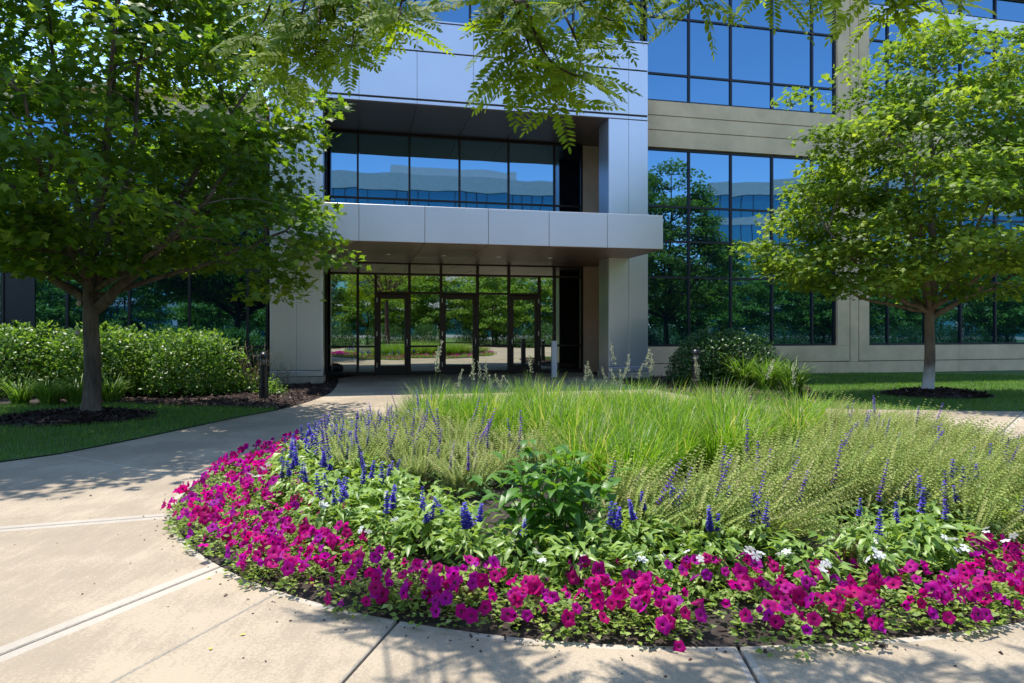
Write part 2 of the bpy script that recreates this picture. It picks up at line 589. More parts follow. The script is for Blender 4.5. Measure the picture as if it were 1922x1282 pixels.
def bed_r(x, y):
    dx = x - BC[0]
    return math.hypot(dx / (1.18 if dx > 0 else 1.0), y - BC[1])


walk = link('walkway', mesh_py('walkway', [(-20, -8, -0.03), (22, -8, -0.03), (22, 30, -0.03), (-20, 30, -0.03)], [(0, 1, 2, 3)], [M['joint']]), kind='structure')


def inset_poly(P, w):
    """offset each edge of a ccw polygon inwards by w[i]"""
    n = len(P)
    P = [np.array(p, float) for p in P]
    lines = []
    for i in range(n):
        a, b = P[i], P[(i + 1) % n]
        d = unit(b - a); nn = np.array([-d[1], d[0]])
        lines.append((a + nn * w[i], d))
    out = []
    for i in range(n):
        (p, d), (q, e) = lines[i - 1], lines[i]
        det = d[0] * -e[1] + e[0] * d[1]
        if abs(det) < 0.08:
            out.append(q.copy())
        else:
            rhs = q - p
            t = (rhs[0] * -e[1] + e[0] * rhs[1]) / det
            out.append(p + d * t)
    return out


def slab(poly, gaps, bands, z=0.0, thick=0.10):
    """one concrete slab: gap per edge, a trowelled border per edge, broomed field inside"""
    O = inset_poly(poly, gaps)
    I = inset_poly(O, [b if b else 0.012 for b in bands])
    n = len(O)
    ch = 0.006
    O2 = inset_poly(O, [ch] * n)
    V = [(p[0], p[1], z - thick) for p in O] + [(p[0], p[1], z - ch) for p in O] + [(p[0], p[1], z) for p in O2] + [(p[0], p[1], z + 0.0005) for p in I]
    F, mi = [], []
    for i in range(n):
        j = (i + 1) % n
        F.append((i, j, n + j, n + i)); mi.append(1)
        F.append((n + i, n + j, 2 * n + j, 2 * n + i)); mi.append(1)
        F.append((2 * n + i, 2 * n + j, 3 * n + j, 3 * n + i)); mi.append(1 if bands[i] else 0)
    F.append(tuple(3 * n + i for i in range(n))); mi.append(0)
    return link('slab', mesh_py('slab', V, F, [M['concrete'], M['trowel']], mi), walk)


# joints: (inner point on rim, outer point)
jA = (gp(338, 966), gp(0, 993)); jB = (gp(410, 1064), gp(0, 1228)); jC = (gp(745, 1166), gp(640, 1282)); jD = (gp(1383, 1210), gp(1424, 1282))


def ext(j, L):
    a, b = np.array(j[0]), np.array(j[1])
    return tuple(a + unit(b - a) * L)


def on_rim(j):
    a = ang_of(j[0]) % 360
    return a


jS = (gp(508, 1117), gp(229, 1267))
aA, aB, aC, aD, aS = [on_rim(j) for j in (jA, jB, jC, jD, jS)]
oS = ext(jS, 9.0)
oA, oB, oC, oD = ext(jA, 5.2), ext(jB, 9.0), ext(jC, 9.0), ext(jD, 9.0)


def sector(a0, a1, outer, ends, n=10, g0=0.008, g1=0.008, b0=0.072, b1=0.072, rimband=0.05):
    """inner arc a0->a1 (a1>a0, ccw round the bed), outer points listed from the a1 end back to the a0 end"""
    inner = [rim(a0 + (a1 - a0) * i / n, BR + 0.02) for i in range(n + 1)]
    inner = inner[::-1]                       # a1 -> a0
    poly = inner + outer                      # then a0's outer ... a1's outer : ccw
    gaps, bands = [], []
    m = len(poly)
    for i in range(m):
        if i < n:
            gaps.append(0.0); bands.append(rimband)
        elif i == n:
            gaps.append(g0); bands.append(b0)
        elif i == m - 1:
            gaps.append(g1); bands.append(b1)
        else:
            gaps.append(0.0); bands.append(0.0)
    return slab(poly, gaps, bands)


# left sector between the lawn and joint A, then A-B, B-C, C-D, D-right, and the far half
le = left_edge
iL = min(range(len(le)), key=lambda i: abs(le[i][1] - 12.3))
aL = 128.0
aT = 188.0
iT = min(range(len(le)), key=lambda i: abs(le[i][1] - 8.0))
sector(aL, aT, list(le[iL:iT - 1:-1]), None, 8, g1=0.003, b0=0.0, b1=0.0)
sector(aT, aA, list(le[iT:0:-1]) + [(-8.2, 4.2), oA], None, 4, g0=0.003, b0=0.0)
sector(aA, aB, [oA, (-8.2, 3.4), (-9.0, -3.0), oB], None, 6)
sector(aB, aS, [oB, oS], None, 5, g1=0.003, b1=0.0)
sector(aS, aC, [oS, oC], None, 5, g0=0.003, b0=0.0, b1=0.0)
sector(aC, aD, [oC, oD], None, 8, b0=0.0, b1=0.03)
re_ = right_edge
aE = 372.0
iR = min(range(len(re_)), key=lambda i: abs(re_[i][0] - 8.6))
sector(aD, aE, [oD, (12.0, -5.5), (17, 4.0), (16.5, 11.6)] + list(re_[-2:iR:-1]), None, 16, b0=0.03)
iM = min(range(len(re_)), key=lambda i: abs(re_[i][0] - 4.6))
sector(aE, 415.0, [re_[iR + 1]] + list(re_[iR:iM:-1]), None, 8, b0=0.0, b1=0.0)


def loc2w(s, d):
    return (CT * s - ST * d, ST * s + CT * d)


# the entrance walk: from the bed to the doors, in two slabs
dl = loc2w(0.0, 21.75); dr = loc2w(7.6, 21.75); dm = loc2w(2.0, 21.75)
pm = (-0.55, 15.9)
sector(415.0, 128.0 + 360, [re_[iM + 1]] + list(re_[iM:0:-1]) + [dr, dm, pm, le[iL + 10], le[iL]], None, 12, b0=0, b1=0)
pl = [le[iL + 10]] + [pm, dm, dl] + list(le[-1:iL + 10:-1])
slab(pl, [0.006] * len(pl), [0.0] * len(pl))

# flower bed floor
bed = link('flower_bed', mesh_py('flower_bed', [rim(a, BR + 0.01) + (-0.012,) for a in range(0, 360, 6)] + [rim(a, 3.0) + (0.06,) for a in range(0, 360, 6)] + [(BC[0], BC[1], 0.10)],
           [(i, (i + 1) % 60, 60 + (i + 1) % 60, 60 + i) for i in range(60)] + [(60 + i, 60 + (i + 1) % 60, 120) for i in range(60)], [M['soil']]), kind='structure')

# lawns (sheets) and planting beds
hedge_line = [(-14.5, 13.4), gp(60, 762), gp(215, 757), gp(330, 764), gp(440, 766), gp(525, 768)]
left_lawn = [(-20, 4.2), (-8.2, 4.2)] + [p for p in le[1:] if p[1] < 12.35] + [gp(525, 768.5), gp(440, 766), gp(330, 764), gp(215, 758), gp(60, 762), (-20, 13.4)]
polysheet('lawn', left_lawn, 0.012, M['turf'])
left_mulch = [(-20, 13.35), gp(60, 763), gp(215, 759), gp(330, 765), gp(440, 767), gp(525, 769.5)] + [p for p in le if p[1] >= 12.3][:-1] + [loc2w(0.0, 21.7), loc2w(-2.5, 21.7), loc2w(-2.5, 19.4), (-20, 15)]
polysheet('planting_bed', left_mulch, 0.006, M['soil'])
mulch_edge = spline([gp(1400, 757), gp(1480, 763), gp(1540, 757), gp(1525, 735), gp(1500, 715), gp(1470, 707)], 5)
ri = [p for p in right_edge if p[0] < 5.6]
right_mulch = ri + mulch_edge + [loc2w(8.6, 19.3), loc2w(7.8, 19.3), loc2w(7.6, 21.6)]
polysheet('planting_bed', right_mulch, 0.006, M['soil'])
right_lawn = [p for p in right_edge if p[0] >= 5.0] + [loc2w(24, 19.3), loc2w(8.6, 19.3)]
polysheet('lawn', right_lawn, 0.002, M['turf'])


def lawn_grass(name, poly, n, z, hmin, hmax, hole=None, label='', w=0.006):
    P = sample_poly(poly, n)
    for (hx, hy, hr) in (hole or []):
        P = P[np.hypot(P[:, 0] - hx, (P[:, 1] - hy) * 1.25) > hr]
    n = len(P)
    base = np.column_stack([P, np.full(n, z)])
    patch = 0.5 + 0.5 * np.sin(P[:, 0] * 1.7 + np.sin(P[:, 1] * 2.1)) * np.sin(P[:, 1] * 1.3)
    rn = np.clip(rng.random(n) * 0.7 + 0.3 * patch, 0, 1)
    V, F, Q = blades(base, rng.random(n) * 6.283, rng.uniform(hmin, hmax, n), rng.uniform(0, 0.7, n), rng.uniform(0.1, 0.9, n), rng.uniform(0.7, 1.3, n) * w, rn, 2)
    o = link(name, mesh_np(name, V, F, Q, mats=[M['grass']]), kind='stuff')
    return tag(o, label, 'grass')


LT = gp(168, 786); RT = gp(1741, 741)
lawn_grass('lawn_grass', [p for p in left_lawn if p[0] > -19] + [(-13, 13.4), (-13, 6)], 62000, 0.012, 0.035, 0.075, [(LT[0] - 0.25, LT[1], 1.22)], 'short mown grass of the lawn under the left maple', 0.007)
lawn_grass('lawn_grass', [p for p in right_lawn if p[0] < 18] + [(18, 22.5)] if False else [p for p in right_edge if 5.0 <= p[0]] + [(16.5, 21.2), loc2w(16, 19.25), loc2w(9.2, 19.25)], 70000, 0.002, 0.035, 0.08, [(RT[0] + 0.1, RT[1] - 0.1, 1.2)], 'short mown grass of the lawn under the right maple', 0.009)


def chips(name, P, z, smin, smax, label):
    n = len(P)
    d = unit(np.column_stack([rng.normal(size=(n, 2)), rng.normal(size=n) * 0.25]))
    up = unit(np.column_stack([rng.normal(size=(n, 2)) * 0.5, np.ones(n)]))
    tv = np.array([(-0.22, 0, 0), (0.22, 0.05, 0), (0.16, 1, 0.02), (-0.18, 0.9, 0), (0.0, 0.5, 0.2)])
    tf = np.array([(0, 1, 4), (1, 2, 4), (2, 3, 4), (3, 0, 4)])
    T = np.column_stack([P, z + rng.random(n) * 0.02])
    V, F, Q = scatter(tv, tf, frames(d, up), T, rng.uniform(smin, smax, n), rng.random(n) ** 1.8)
    o = link(name, mesh_np(name, V, F, Q, mats=[M['mulch']]), kind='stuff')
    return tag(o, label, 'mulch')


chips('bark_mulch', sample_poly([p for p in left_mulch if p[0] > -19] + [(-9.5, 14.2)], 9000), 0.012, 0.03, 0.09, 'dark shredded bark mulch around the left bollard and hedge')
chips('bark_mulch', sample_poly(right_mulch, 5000), 0.012, 0.03, 0.09, 'dark shredded bark mulch in the bed round the right bollard')
qa = rng.random(7000) * 6.283; qr = BR * np.sqrt(rng.random(7000)) * 0.985
chips('bark_mulch', np.column_stack([BC[0] + qr * np.cos(qa) * np.where(np.cos(qa) > 0, 1.18, 1), BC[1] + qr * np.sin(qa)]), 0.02, 0.02, 0.06, 'dark bark mulch between the plants of the round flower bed')


def mulch_ring(cx, cy, r, label):
    n = 44
    V, F = [], []
    rings = [(1.0, 0.0), (0.8, 0.05), (0.5, 0.09), (0.2, 0.12)]
    for k, (f, z) in enumerate(rings):
        for j in range(n):
            a = 2 * math.pi * j / n
            rr = r * f * (1 + 0.05 * math.sin(3 * a + 1) + 0.03 * math.sin(7 * a))
            V.append((rr * math.cos(a), rr * math.sin(a) * 0.8, z))
    for k in range(3):
        for j in range(n):
            F.append((k * n + j, k * n + (j + 1) % n, (k + 1) * n + (j + 1) % n, (k + 1) * n + j))
    F.append(tuple(3 * n + j for j in range(n)))
    t = thing('mulch_ring', label, 'mulch', (cx, cy, 0.014))
    link('mulch_mound', mesh_py('mulch_mound', V, F, [M['soil']], smooth=True), t)
    m = 3500
    a = rng.random(m) * 6.283; q = np.sqrt(rng.random(m))
    X = np.column_stack([q * r * np.cos(a), q * r * np.sin(a) * 0.8])
    zz = np.interp(q, [0, 0.2, 0.5, 0.8, 1], [0.12, 0.12, 0.09, 0.05, 0.0])
    d = unit(np.column_stack([rng.normal(size=(m, 2)), rng.normal(size=m) * 0.3]))
    up = unit(np.column_stack([rng.normal(size=(m, 2)) * 0.5, np.ones(m)]))
    tv = np.array([(-0.22, 0, 0), (0.22, 0.05, 0), (0.16, 1, 0.02), (-0.18, 0.9, 0)])
    V, F2, Q = scatter(tv, np.array([(0, 1, 2), (0, 2, 3)]), frames(d, up), np.column_stack([X, zz + 0.008]), rng.uniform(0.03, 0.09, m), rng.random(m) ** 2.2)
    link('bark_chips', mesh_np('bark_chips', V, F2, Q, mats=[M['mulch']]), t, kind='stuff')


mulch_ring(LT[0] - 0.22, LT[1] - 0.05, 1.25, 'dark bark mulch ring round the left maple trunk')
mulch_ring(RT[0] + 0.15, RT[1] - 0.05, 1.1, 'dark bark mulch ring round the right maple trunk')

# ------------------------------------------------------------------ the office building, built in facade coordinates (s along, d into, z up)
S0, D0 = 3.0, 19.3
bx, by = loc2w(S0, D0)
BLD = thing('office_building', 'beige and silver office building with blue mirrored windows and a canopied entrance', 'building', (bx, by, 0), TH)


def bpart(name, b, mat, parent=None, kind=None):
    s0, s1, d0, d1, z0, z1 = b
    V, F = box(s0 - S0, s1 - S0, d0 - D0, d1 - D0, z0, z1)
    return link(name, mesh_py(name, V, F, [M[mat]]), parent or BLD, kind=kind)


def bgroup(name, lst, mat, parent=None):
    V, F = boxes([(a - S0, b - S0, c - D0, d - D0, e, f) for a, b, c, d, e, f in lst])
    return link(name, mesh_py(name, V, F, [M[mat]]), parent or BLD)


def sub(name):
    o = link(name, None, BLD)
    return o


TOP = 13.4
# dark rooms behind the glass
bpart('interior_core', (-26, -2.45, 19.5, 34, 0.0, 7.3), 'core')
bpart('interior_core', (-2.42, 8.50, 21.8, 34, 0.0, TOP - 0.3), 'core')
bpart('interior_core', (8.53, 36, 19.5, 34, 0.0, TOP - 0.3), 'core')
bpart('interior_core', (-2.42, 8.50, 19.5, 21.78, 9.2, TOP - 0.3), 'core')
bpart('roof', (-2.5, 36.2, 19.0, 34.2, TOP - 0.28, TOP), 'precast')
bpart('roof', (-26.2, -2.52, 19.02, 34.2, 7.56, 7.75), 'precast')
# return walls of the entrance recess
bpart('return_wall', (-2.43, -2.30, 19.60, 21.79, 0.0, 9.15), 'precast')
bpart('return_wall', (8.36, 8.51, 19.60, 21.79, 0.0, 9.15), 'precast')
bpart('return_wall', (7.31, 8.355, 21.60, 21.785, 0.0, 7.62), 'precast_warm')


def window_wall(name, svert, zrail, d, glass='glass', frame='frame_grey', vw=0.06, hw=0.06, skip=None):
    root = sub(name)
    for i in range(len(svert) - 1):
        for j in range(len(zrail) - 1):
            if skip and skip(i, j):
                continue
            tilt = rng.normal() * 0.0012
            V, F = box(svert[i] - S0, svert[i + 1] - S0, d - D0, d - D0 + 0.02, zrail[j], zrail[j + 1])
            V = [(x, y + (0.0 if k in (0, 1, 2, 3) else tilt), z) for k, (x, y, z) in enumerate(V)]
            link('pane', mesh_py('pane', V, F, [M[glass]]), root)
    for s in svert:
        bpart('mullion', (s - vw / 2, s + vw / 2, d - 0.055, d + 0.04, zrail[0] - 0.01, zrail[-1] + 0.01), frame, root)
    for z in zrail:
        bpart('rail', (svert[0] - 0.02, svert[-1] + 0.02, d - 0.045, d + 0.035, z - hw / 2, z + hw / 2), frame, root)
    return root


# right bay one, between the portal and the pilaster
sv = [8.55, 9.98, 11.42, 12.88, 14.34, 15.17]
window_wall('window_wall', sv, [0.95, 3.05, 4.16, 5.23, 6.98], 19.3)
window_wall('window_wall', sv, [8.48, 9.31, 11.06, 12.2, 13.0], 19.3)
sv2 = [16.45, 17.22, 18.70, 20.16, 21.62, 23.08, 24.5, 25.9]
window_wall('window_wall', sv2, [0.95, 3.05, 4.16, 5.23, 6.98], 19.3)
window_wall('window_wall', sv2, [8.48, 9.31, 11.06, 11.75], 19.3)
bpart('metal_band', (16.42, 36, 19.2, 19.45, 11.79, 12.2), 'panel')
window_wall('window_wall', sv2, [12.24, 13.0], 19.3)
# left wing, floor to ceiling
sl = [-16.0, -14.5, -13.03, -11.6, -10.15, -8.71, -7.27, -5.83, -4.39, -2.94, -2.45]
window_wall('window_wall', sl, [0.12, 0.97, 3.05, 4.16, 5.23, 6.98], 19.3)
bpart('dark_panel', (-8.66, -8.0, 19.27, 19.33, 1.0, 3.02), 'frame_grey')
# glass over the portal
window_wall('window_wall', [-2.35, -1.0, -0.02, 1.54, 3.11, 4.67, 6.23, 7.75, 8.42], [9.3, 10.0, 11.4, 12.3, 13.0], 19.32)

# precast: base courses, spandrels, pilasters (each panel its own, joints recessed)
WF = 19.16
bgroup('joint_backing', [(8.52, 36, 19.20, 19.44, 0.0, 0.90), (8.52, 15.2, 19.20, 19.44, 7.05, 8.40), (16.42, 36, 19.205, 19.44, 7.05, 8.40), (15.22, 16.40, 19.20, 19.46, 0.0, 13.05)], 'plinth')
seg = [8.52, 11.6, 15.22, 16.40, 20.0, 24.0, 28.0, 32.0, 36.0]
for a, b in zip(seg[:-1], seg[1:]):
    bpart('precast_panel', (a + 0.004, b - 0.004, WF, 19.43, 0.01, 0.385), 'precast')
for a, b in ((8.52, 11.6), (11.6, 15.66), (16.02, 20.0), (20.0, 24.0), (24.0, 28.0), (28.0, 32.0), (32.0, 36.0)):
    bpart('precast_panel', (a + 0.004, b - 0.004, WF, 19.43, 0.415, 0.915), 'precast')
bpart('precast_panel', (15.69, 15.99, WF, 19.45, 0.39, 13.05), 'precast')
bpart('precast_panel', (15.21, 15.66, WF + 0.003, 19.45, 0.92, 13.05), 'precast')
bpart('precast_panel', (16.02, 16.41, WF + 0.003, 19.45, 0.92, 13.05), 'precast')
for a, b in ((8.52, 15.2), (16.42, 21.0), (21.0, 26.0), (26.0, 36.0)):
    for z0, z1 in ((7.03, 7.53), (7.56, 7.98), (8.01, 8.44)):
        bpart('precast_panel', (a + 0.003, b - 0.004, WF + 0.006, 19.43, z0, z1), 'precast')
for a, b in ((-26, -14), (-14, -8), (-8, -2.45)):
    bpart('precast_panel', (a + 0.003, b - 0.004, WF + 0.006, 19.45, 7.03, 7.55), 'precast')
bpart('base_curb', (-26, -2.45, 19.15, 19.45, 0.0, 0.09), 'plinth')
bpart('parapet', (-2.45, 36.1, WF - 0.02, 19.5, 13.03, 13.125), 'precast')

# entrance portal: silver panels over a steel box
PF = 18.7
portal = sub('entrance_portal')
bgroup('portal_backing', [(-2.28, -0.99, PF + 0.03, 19.545, 0.22, 7.7), (7.15, 8.34, PF + 0.03, 19.545, 0.22, 7.7), (-2.28, 8.34, PF + 0.03, 21.6, 7.70, 9.93)], 'joint', portal)


def panel(b, mat='panel'):
    s0, s1, d0, d1, z0, z1 = b
    e = 0.004
    bv = 0.006
    V, F = [], []
    for k, (yy, q) in enumerate(((d1, 0.0), (d0 + bv, 0.0), (d0, bv))):
        V += [(s0 + e + q - S0, yy - D0, z0 + e + q), (s1 - e - q - S0, yy - D0, z0 + e + q), (s1 - e - q - S0, yy - D0, z1 - e - q), (s0 + e + q - S0, yy - D0, z1 - e - q)]
    F = [(3, 2, 1, 0), (8, 9, 10, 11)]
    for k in (0, 4):
        for i in range(4):
            j = (i + 1) % 4
            F.append((k + i, k + j, k + 4 + j, k + 4 + i))
    return link('panel', mesh_py('panel', V, F, [M[mat]]), portal)


PS = [-2.30, -1.64, -0.97, -0.02, 1.54, 3.11, 4.67, 6.23, 7.13, 7.75, 8.36]
for a, b in zip(PS[:-1], PS[1:]):
    if (a, b) == (7.13, 7.75) or (a, b) == (6.23, 7.13):
        continue
    panel((a, b, PF, PF + 0.04, 7.80, 9.10))
    panel((a, b, PF, PF + 0.04, 9.13, 9.93))
    panel((a, b, PF, PF + 0.04, 7.655, 7.755))
panel((6.23, 7.75, PF, PF + 0.04, 7.80, 9.10)); panel((6.23, 7.75, PF, PF + 0.04, 9.13, 9.93)); panel((6.23, 7.75, PF, PF + 0.04, 7.655, 7.755))
bpart('coping', (-2.33, 8.39, PF - 0.03, 19.30, 9.945, 9.985), 'panel', portal)
for a, b in ((-2.30, -1.64), (-1.64, -0.97), (7.13, 7.75), (7.75, 8.36)):
    panel((a, b, PF, PF + 0.04, 0.36, 7.64))
    panel((a, b, PF - 0.012, PF + 0.04, 0.20, 0.35))
for s_in, s_out in ((-0.995, -0.965), (7.125, 7.155)):
    for d0, d1 in ((PF + 0.045, 19.12), (19.13, 19.54)):
        bpart('panel', (s_in, s_out, d0, d1, 0.2, 7.64), 'panel', portal)
bpart('panel', (8.33, 8.37, PF + 0.045, 19.19, 0.2, 9.93), 'panel', portal)
bpart('panel', (-2.31, -2.27, PF + 0.045, 19.19, 0.2, 9.93), 'panel', portal)
bpart('plinth', (-2.34, -0.93, PF - 0.03, 19.58, 0.0, 0.19), 'plinth', portal)
bpart('plinth', (7.09, 8.40, PF - 0.03, 19.58, 0.0, 0.19), 'plinth', portal)
# upper soffit panels
for a, b in zip([-2.28, -0.97, -0.02, 1.54, 3.11, 4.67, 6.23, 7.13], [-0.97, -0.02, 1.54, 3.11, 4.67, 6.23, 7.13, 8.34]):
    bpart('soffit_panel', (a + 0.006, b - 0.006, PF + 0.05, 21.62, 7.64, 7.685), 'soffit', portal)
bpart('soffit_backing', (-2.28, 8.34, PF + 0.05, 21.62, 7.687, 7.698), 'soffit_joint', portal)

# upper recess glazing
gu = [-2.3, -1.02, -0.06, 1.54, 3.14, 4.76, 6.32, 7.27]
window_wall('recess_window', gu, [4.42, 5.56, 7.58], 21.65, 'glass', 'frame')

# canopy
can = sub('canopy')
CF, CB = 16.45, 18.66
CS = [-1.75, -0.02, 1.54, 3.11, 4.67, 6.23, 7.78]
bpart('canopy_backing', (-1.73, 7.76, CF + 0.04, 21.6, 3.60, 4.40), 'soffit_joint', can)
_portal = portal
portal = can
for a, b in zip(CS[:-1], CS[1:]):
    panel((a, b, CF, CF + 0.05, 3.56, 4.45), 'canopy')
portal = _portal
bpart('side_panel', (7.745, 7.785, CF + 0.055, CB, 3.565, 4.445), 'canopy', can)
bpart('side_panel', (-1.755, -1.715, CF + 0.055, CB, 3.565, 4.445), 'canopy', can)
bpart('canopy_roof', (-1.73, 7.76, CF + 0.06, 21.58, 4.405, 4.435), 'canopy', can)
for a, b in zip(CS[:-1], CS[1:]):
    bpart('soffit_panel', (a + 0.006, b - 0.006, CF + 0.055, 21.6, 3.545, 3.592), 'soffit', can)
for s in (0.78, 2.32, 3.9, 5.45):
    V, F = lathe([(0.0, -0.006), (0.055, -0.006), (0.06, -0.010), (0.085, -0.012), (0.09, 0.0), (0.09, 0.02)], 16)
    me = mesh_py('downlight', V, F, [M['light_disc'], M['steel']], [0] * 16 + [1] * 64)
    link('downlight', me, can, (s - S0, 19.1 - D0, 3.543))

# ground level entrance glazing
ent = sub('entrance_glazing')
GD = 21.65


def pane(s0, s1, z0, z1, parent=None, d=GD):
    V, F = box(s0 - S0, s1 - S0, d - D0, d - D0 + 0.02, z0, z1)
    tl = rng.normal() * 0.001
    V = [(x, y + (0 if k < 4 else tl), z) for k, (x, y, z) in enumerate(V)]
    return link('pane', mesh_py('pane', V, F, [M['glass_clear']]), parent or ent)


def fr(name, s0, s1, z0, z1, pro=0.05, parent=None):
    return bpart(name, (s0, s1, GD - pro, GD + 0.04, z0, z1), 'frame', parent or ent)


full = [-1.02, -0.06, 1.54, 2.54, 3.73, 4.77, 6.32, 7.27]
gl = [-2.3] + full
for a, b in zip(gl[:-1], gl[1:]):
    pane(a, b, 3.20, 3.54)
low = [-2.3, -1.02, -0.06, 0.49]
for a, b in ((-2.3, -1.02), (-1.02, -0.06), (-0.06, 0.49), (5.80, 6.32), (6.32, 7.27)):
    pane(a, b, 0.92, 3.18); pane(a, b, 0.12, 0.90)
for a, b in ((1.54, 2.54), (3.73, 4.77)):
    pane(a, b, 2.62, 3.18); pane(a, b, 0.92, 2.60); pane(a, b, 0.12, 0.90)
for a, b in ((0.49, 1.54), (2.54, 3.73), (4.77, 5.80)):
    pane(a, b, 2.62, 3.18)
for s in full:
    fr('mullion', s - 0.04, s + 0.04, 0.0, 3.545, 0.075)
for s in (0.49, 5.80):
    fr('mullion', s - 0.04, s + 0.04, 0.0, 3.16, 0.072)
fr('rail', -2.3, 7.31, 3.16, 3.225, 0.06)
fr('rail', 0.45, 5.84, 2.57, 2.635, 0.062)
for a, b in ((-2.3, 0.45), (1.58, 2.50), (3.77, 4.73), (5.84, 7.27)):
    fr('rail', a, b, 0.875, 0.935, 0.055)
    fr('sill', a, b, 0.0, 0.115, 0.058)
fr('head_rail', -2.3, 7.31, 3.50, 3.544, 0.064)
for a, b, hinge in ((0.53, 1.50, 0), (2.58, 3.69, 0), (4.81, 5.76, 1)):
    door = link('door', None, ent)
    door['label'] = 'bronze framed glass entrance door with silver pull handle'
    st = 0.115
    fr('door_frame', a, a + st, 0.012, 2.55, 0.045, door)
    fr('door_frame', b - st, b, 0.012, 2.55, 0.045, door)
    fr('door_frame', a + st, b - st, 2.41, 2.548, 0.043, door)
    fr('door_frame', a + st, b - st, 0.014, 0.30, 0.043, door)
    pane(a + st, b - st, 0.30, 2.41, door)
    bpart('push_bar', (a + st, b - st, GD - 0.012, GD - 0.003, 1.00, 1.03), 'frame_grey', door)
    hs = b - 0.055 if hinge == 0 else a + 0.055
    sg = -1 if hinge == 0 else 1
    pts = [(hs + sg * 0.06, GD - 0.05, 1.17), (hs, GD - 0.11, 1.16), (hs + sg * -0.01, GD - 0.12, 1.10), (hs + sg * -0.01, GD - 0.12, 0.98), (hs, GD - 0.11, 0.92), (hs + sg * 0.06, GD - 0.05, 0.91)]
    V, F, _ = tube([(p[0] - S0, p[1] - D0, p[2]) for p in pts], 0.021, 8)
    link('handle', mesh_np('handle', V, F, smooth=True, mats=[M['steel']]), door)
    hx = a - 0.005 if hinge == 0 else b + 0.005
    for z in (0.25, 1.24, 2.30):
        bpart('hinge', (hx - 0.012, hx + 0.012, GD - 0.088, GD - 0.05, z, z + 0.14), 'steel', door)

# ------------------------------------------------------------------ buildings across the court (seen in the window reflections)


def far_block(name, label, s0, d0, rot, L, depth, floors, fh, beige, pent=None):
    x, y = loc2w(s0, d0)
    t = thing(name, label, 'building', (x, y, 0), rot)
    z = 0.0

    def b(nm, a, c, y0, y1, z0, z1, m):
        V, F = box(a, c, y0, y1, z0, z1)
        return link(nm, mesh_py(nm, V, F, [M[m]]), t)
    H = floors * fh
    b('core_wall', 0.2, L - 0.2, -depth, -0.25, 0, H, 'core')
    for f in range(floors):
        z0 = f * fh
        top = f == floors - 1
        b('spandrel', 0, L, -0.26, 0.12, z0, z0 + (0.9 if f else 0.4), 'far_beige' if beige and f < floors - 1 else 'far_band')
        n = int(L / 7.5)
        for i in range(n):
            a = L * i / n; c = L * (i + 1) / n
            wn_ = b('window', a + (0.0 if top else 0.45), c - (0.0 if top else 0.45), -0.22, 0.0, z0 + (0.9 if f else 0.4), z0 + fh, 'teal')
            V, F = boxes([(a + 0.45 + (c - a - 0.9) * q / 5 - 0.05, a + 0.45 + (c - a - 0.9) * q / 5 + 0.05, -0.2, 0.06, z0 + 0.9, z0 + fh) for q in (1, 2, 3, 4)])
            link('mullion', mesh_py('mullion', V, F, [M['frame_grey']]), wn_)
    n = int(L / 7.5)
    for i in range(n + 1):
        a = L * i / n
        b('pier', max(0, a - 0.45), min(L, a + 0.45), -0.24, 0.17, 0, H - fh * (1 if beige else 1), 'far_beige' if beige else 'far_band')
    b('parapet', -0.1, L + 0.1, -depth, 0.25, H, H + 2.0, 'far_band')
    if pent:
        b('rooftop_plant', pent[0], pent[1], -depth * 0.7, -5, H + 2.0, H + 4.2, 'far_band')
    return t


far_block('opposite_building', 'long office block with teal window bands mirrored in the recess windows', -44, -46, TH, 78, 18, 5, 3.9, False, (48, 66))
far_block('opposite_building', 'beige office tower with teal windows mirrored beside the right maple', 47, -47, TH + R(26), 62, 20, 5, 3.9, True)

# ------------------------------------------------------------------ trees


def crown_maple(centers, radii, per, size, tmpl, base, flat=0.32, droop=0.35, out_c=None, jitter=0.5):
    """leaves round many twig ends; each cluster a flattened, drooping spray"""
    centers = np.asarray(centers); radii = np.asarray(radii)
    n = len(centers)
    idx = np.repeat(np.arange(n), per)
    N = len(idx)
    g = rng.normal(size=(N, 3))
    g = unit(g) * (rng.random((N, 1)) ** 0.45)
    P = centers[idx] + g * radii[idx, None] * np.array([1, 1, flat])
    outv = P[:, :2] - (out_c if out_c is not None else centers[:, :2].mean(0))
    P[:, 2] -= 0.16 * (g[:, 0] ** 2 + g[:, 1] ** 2) * radii[idx]
    az = np.arctan2(outv[:, 1], outv[:, 0]) + rng.normal(size=N) * 0.9
    pit = -droop + rng.normal(size=N) * 0.45
    d = np.column_stack([np.cos(az) * np.cos(pit), np.sin(az) * np.cos(pit), np.sin(pit)])
    up = unit(np.column_stack([rng.normal(size=(N, 2)) * jitter, np.ones(N)]))
    tv, tf = tmpl
    cl = rng.random(n)
    rn = np.clip(0.55 * rng.random(N) + 0.45 * cl[idx], 0, 1)
    return scatter(tv, tf, frames(d, up), P - np.asarray(base), rng.uniform(0.75, 1.25, N) * size, rn)


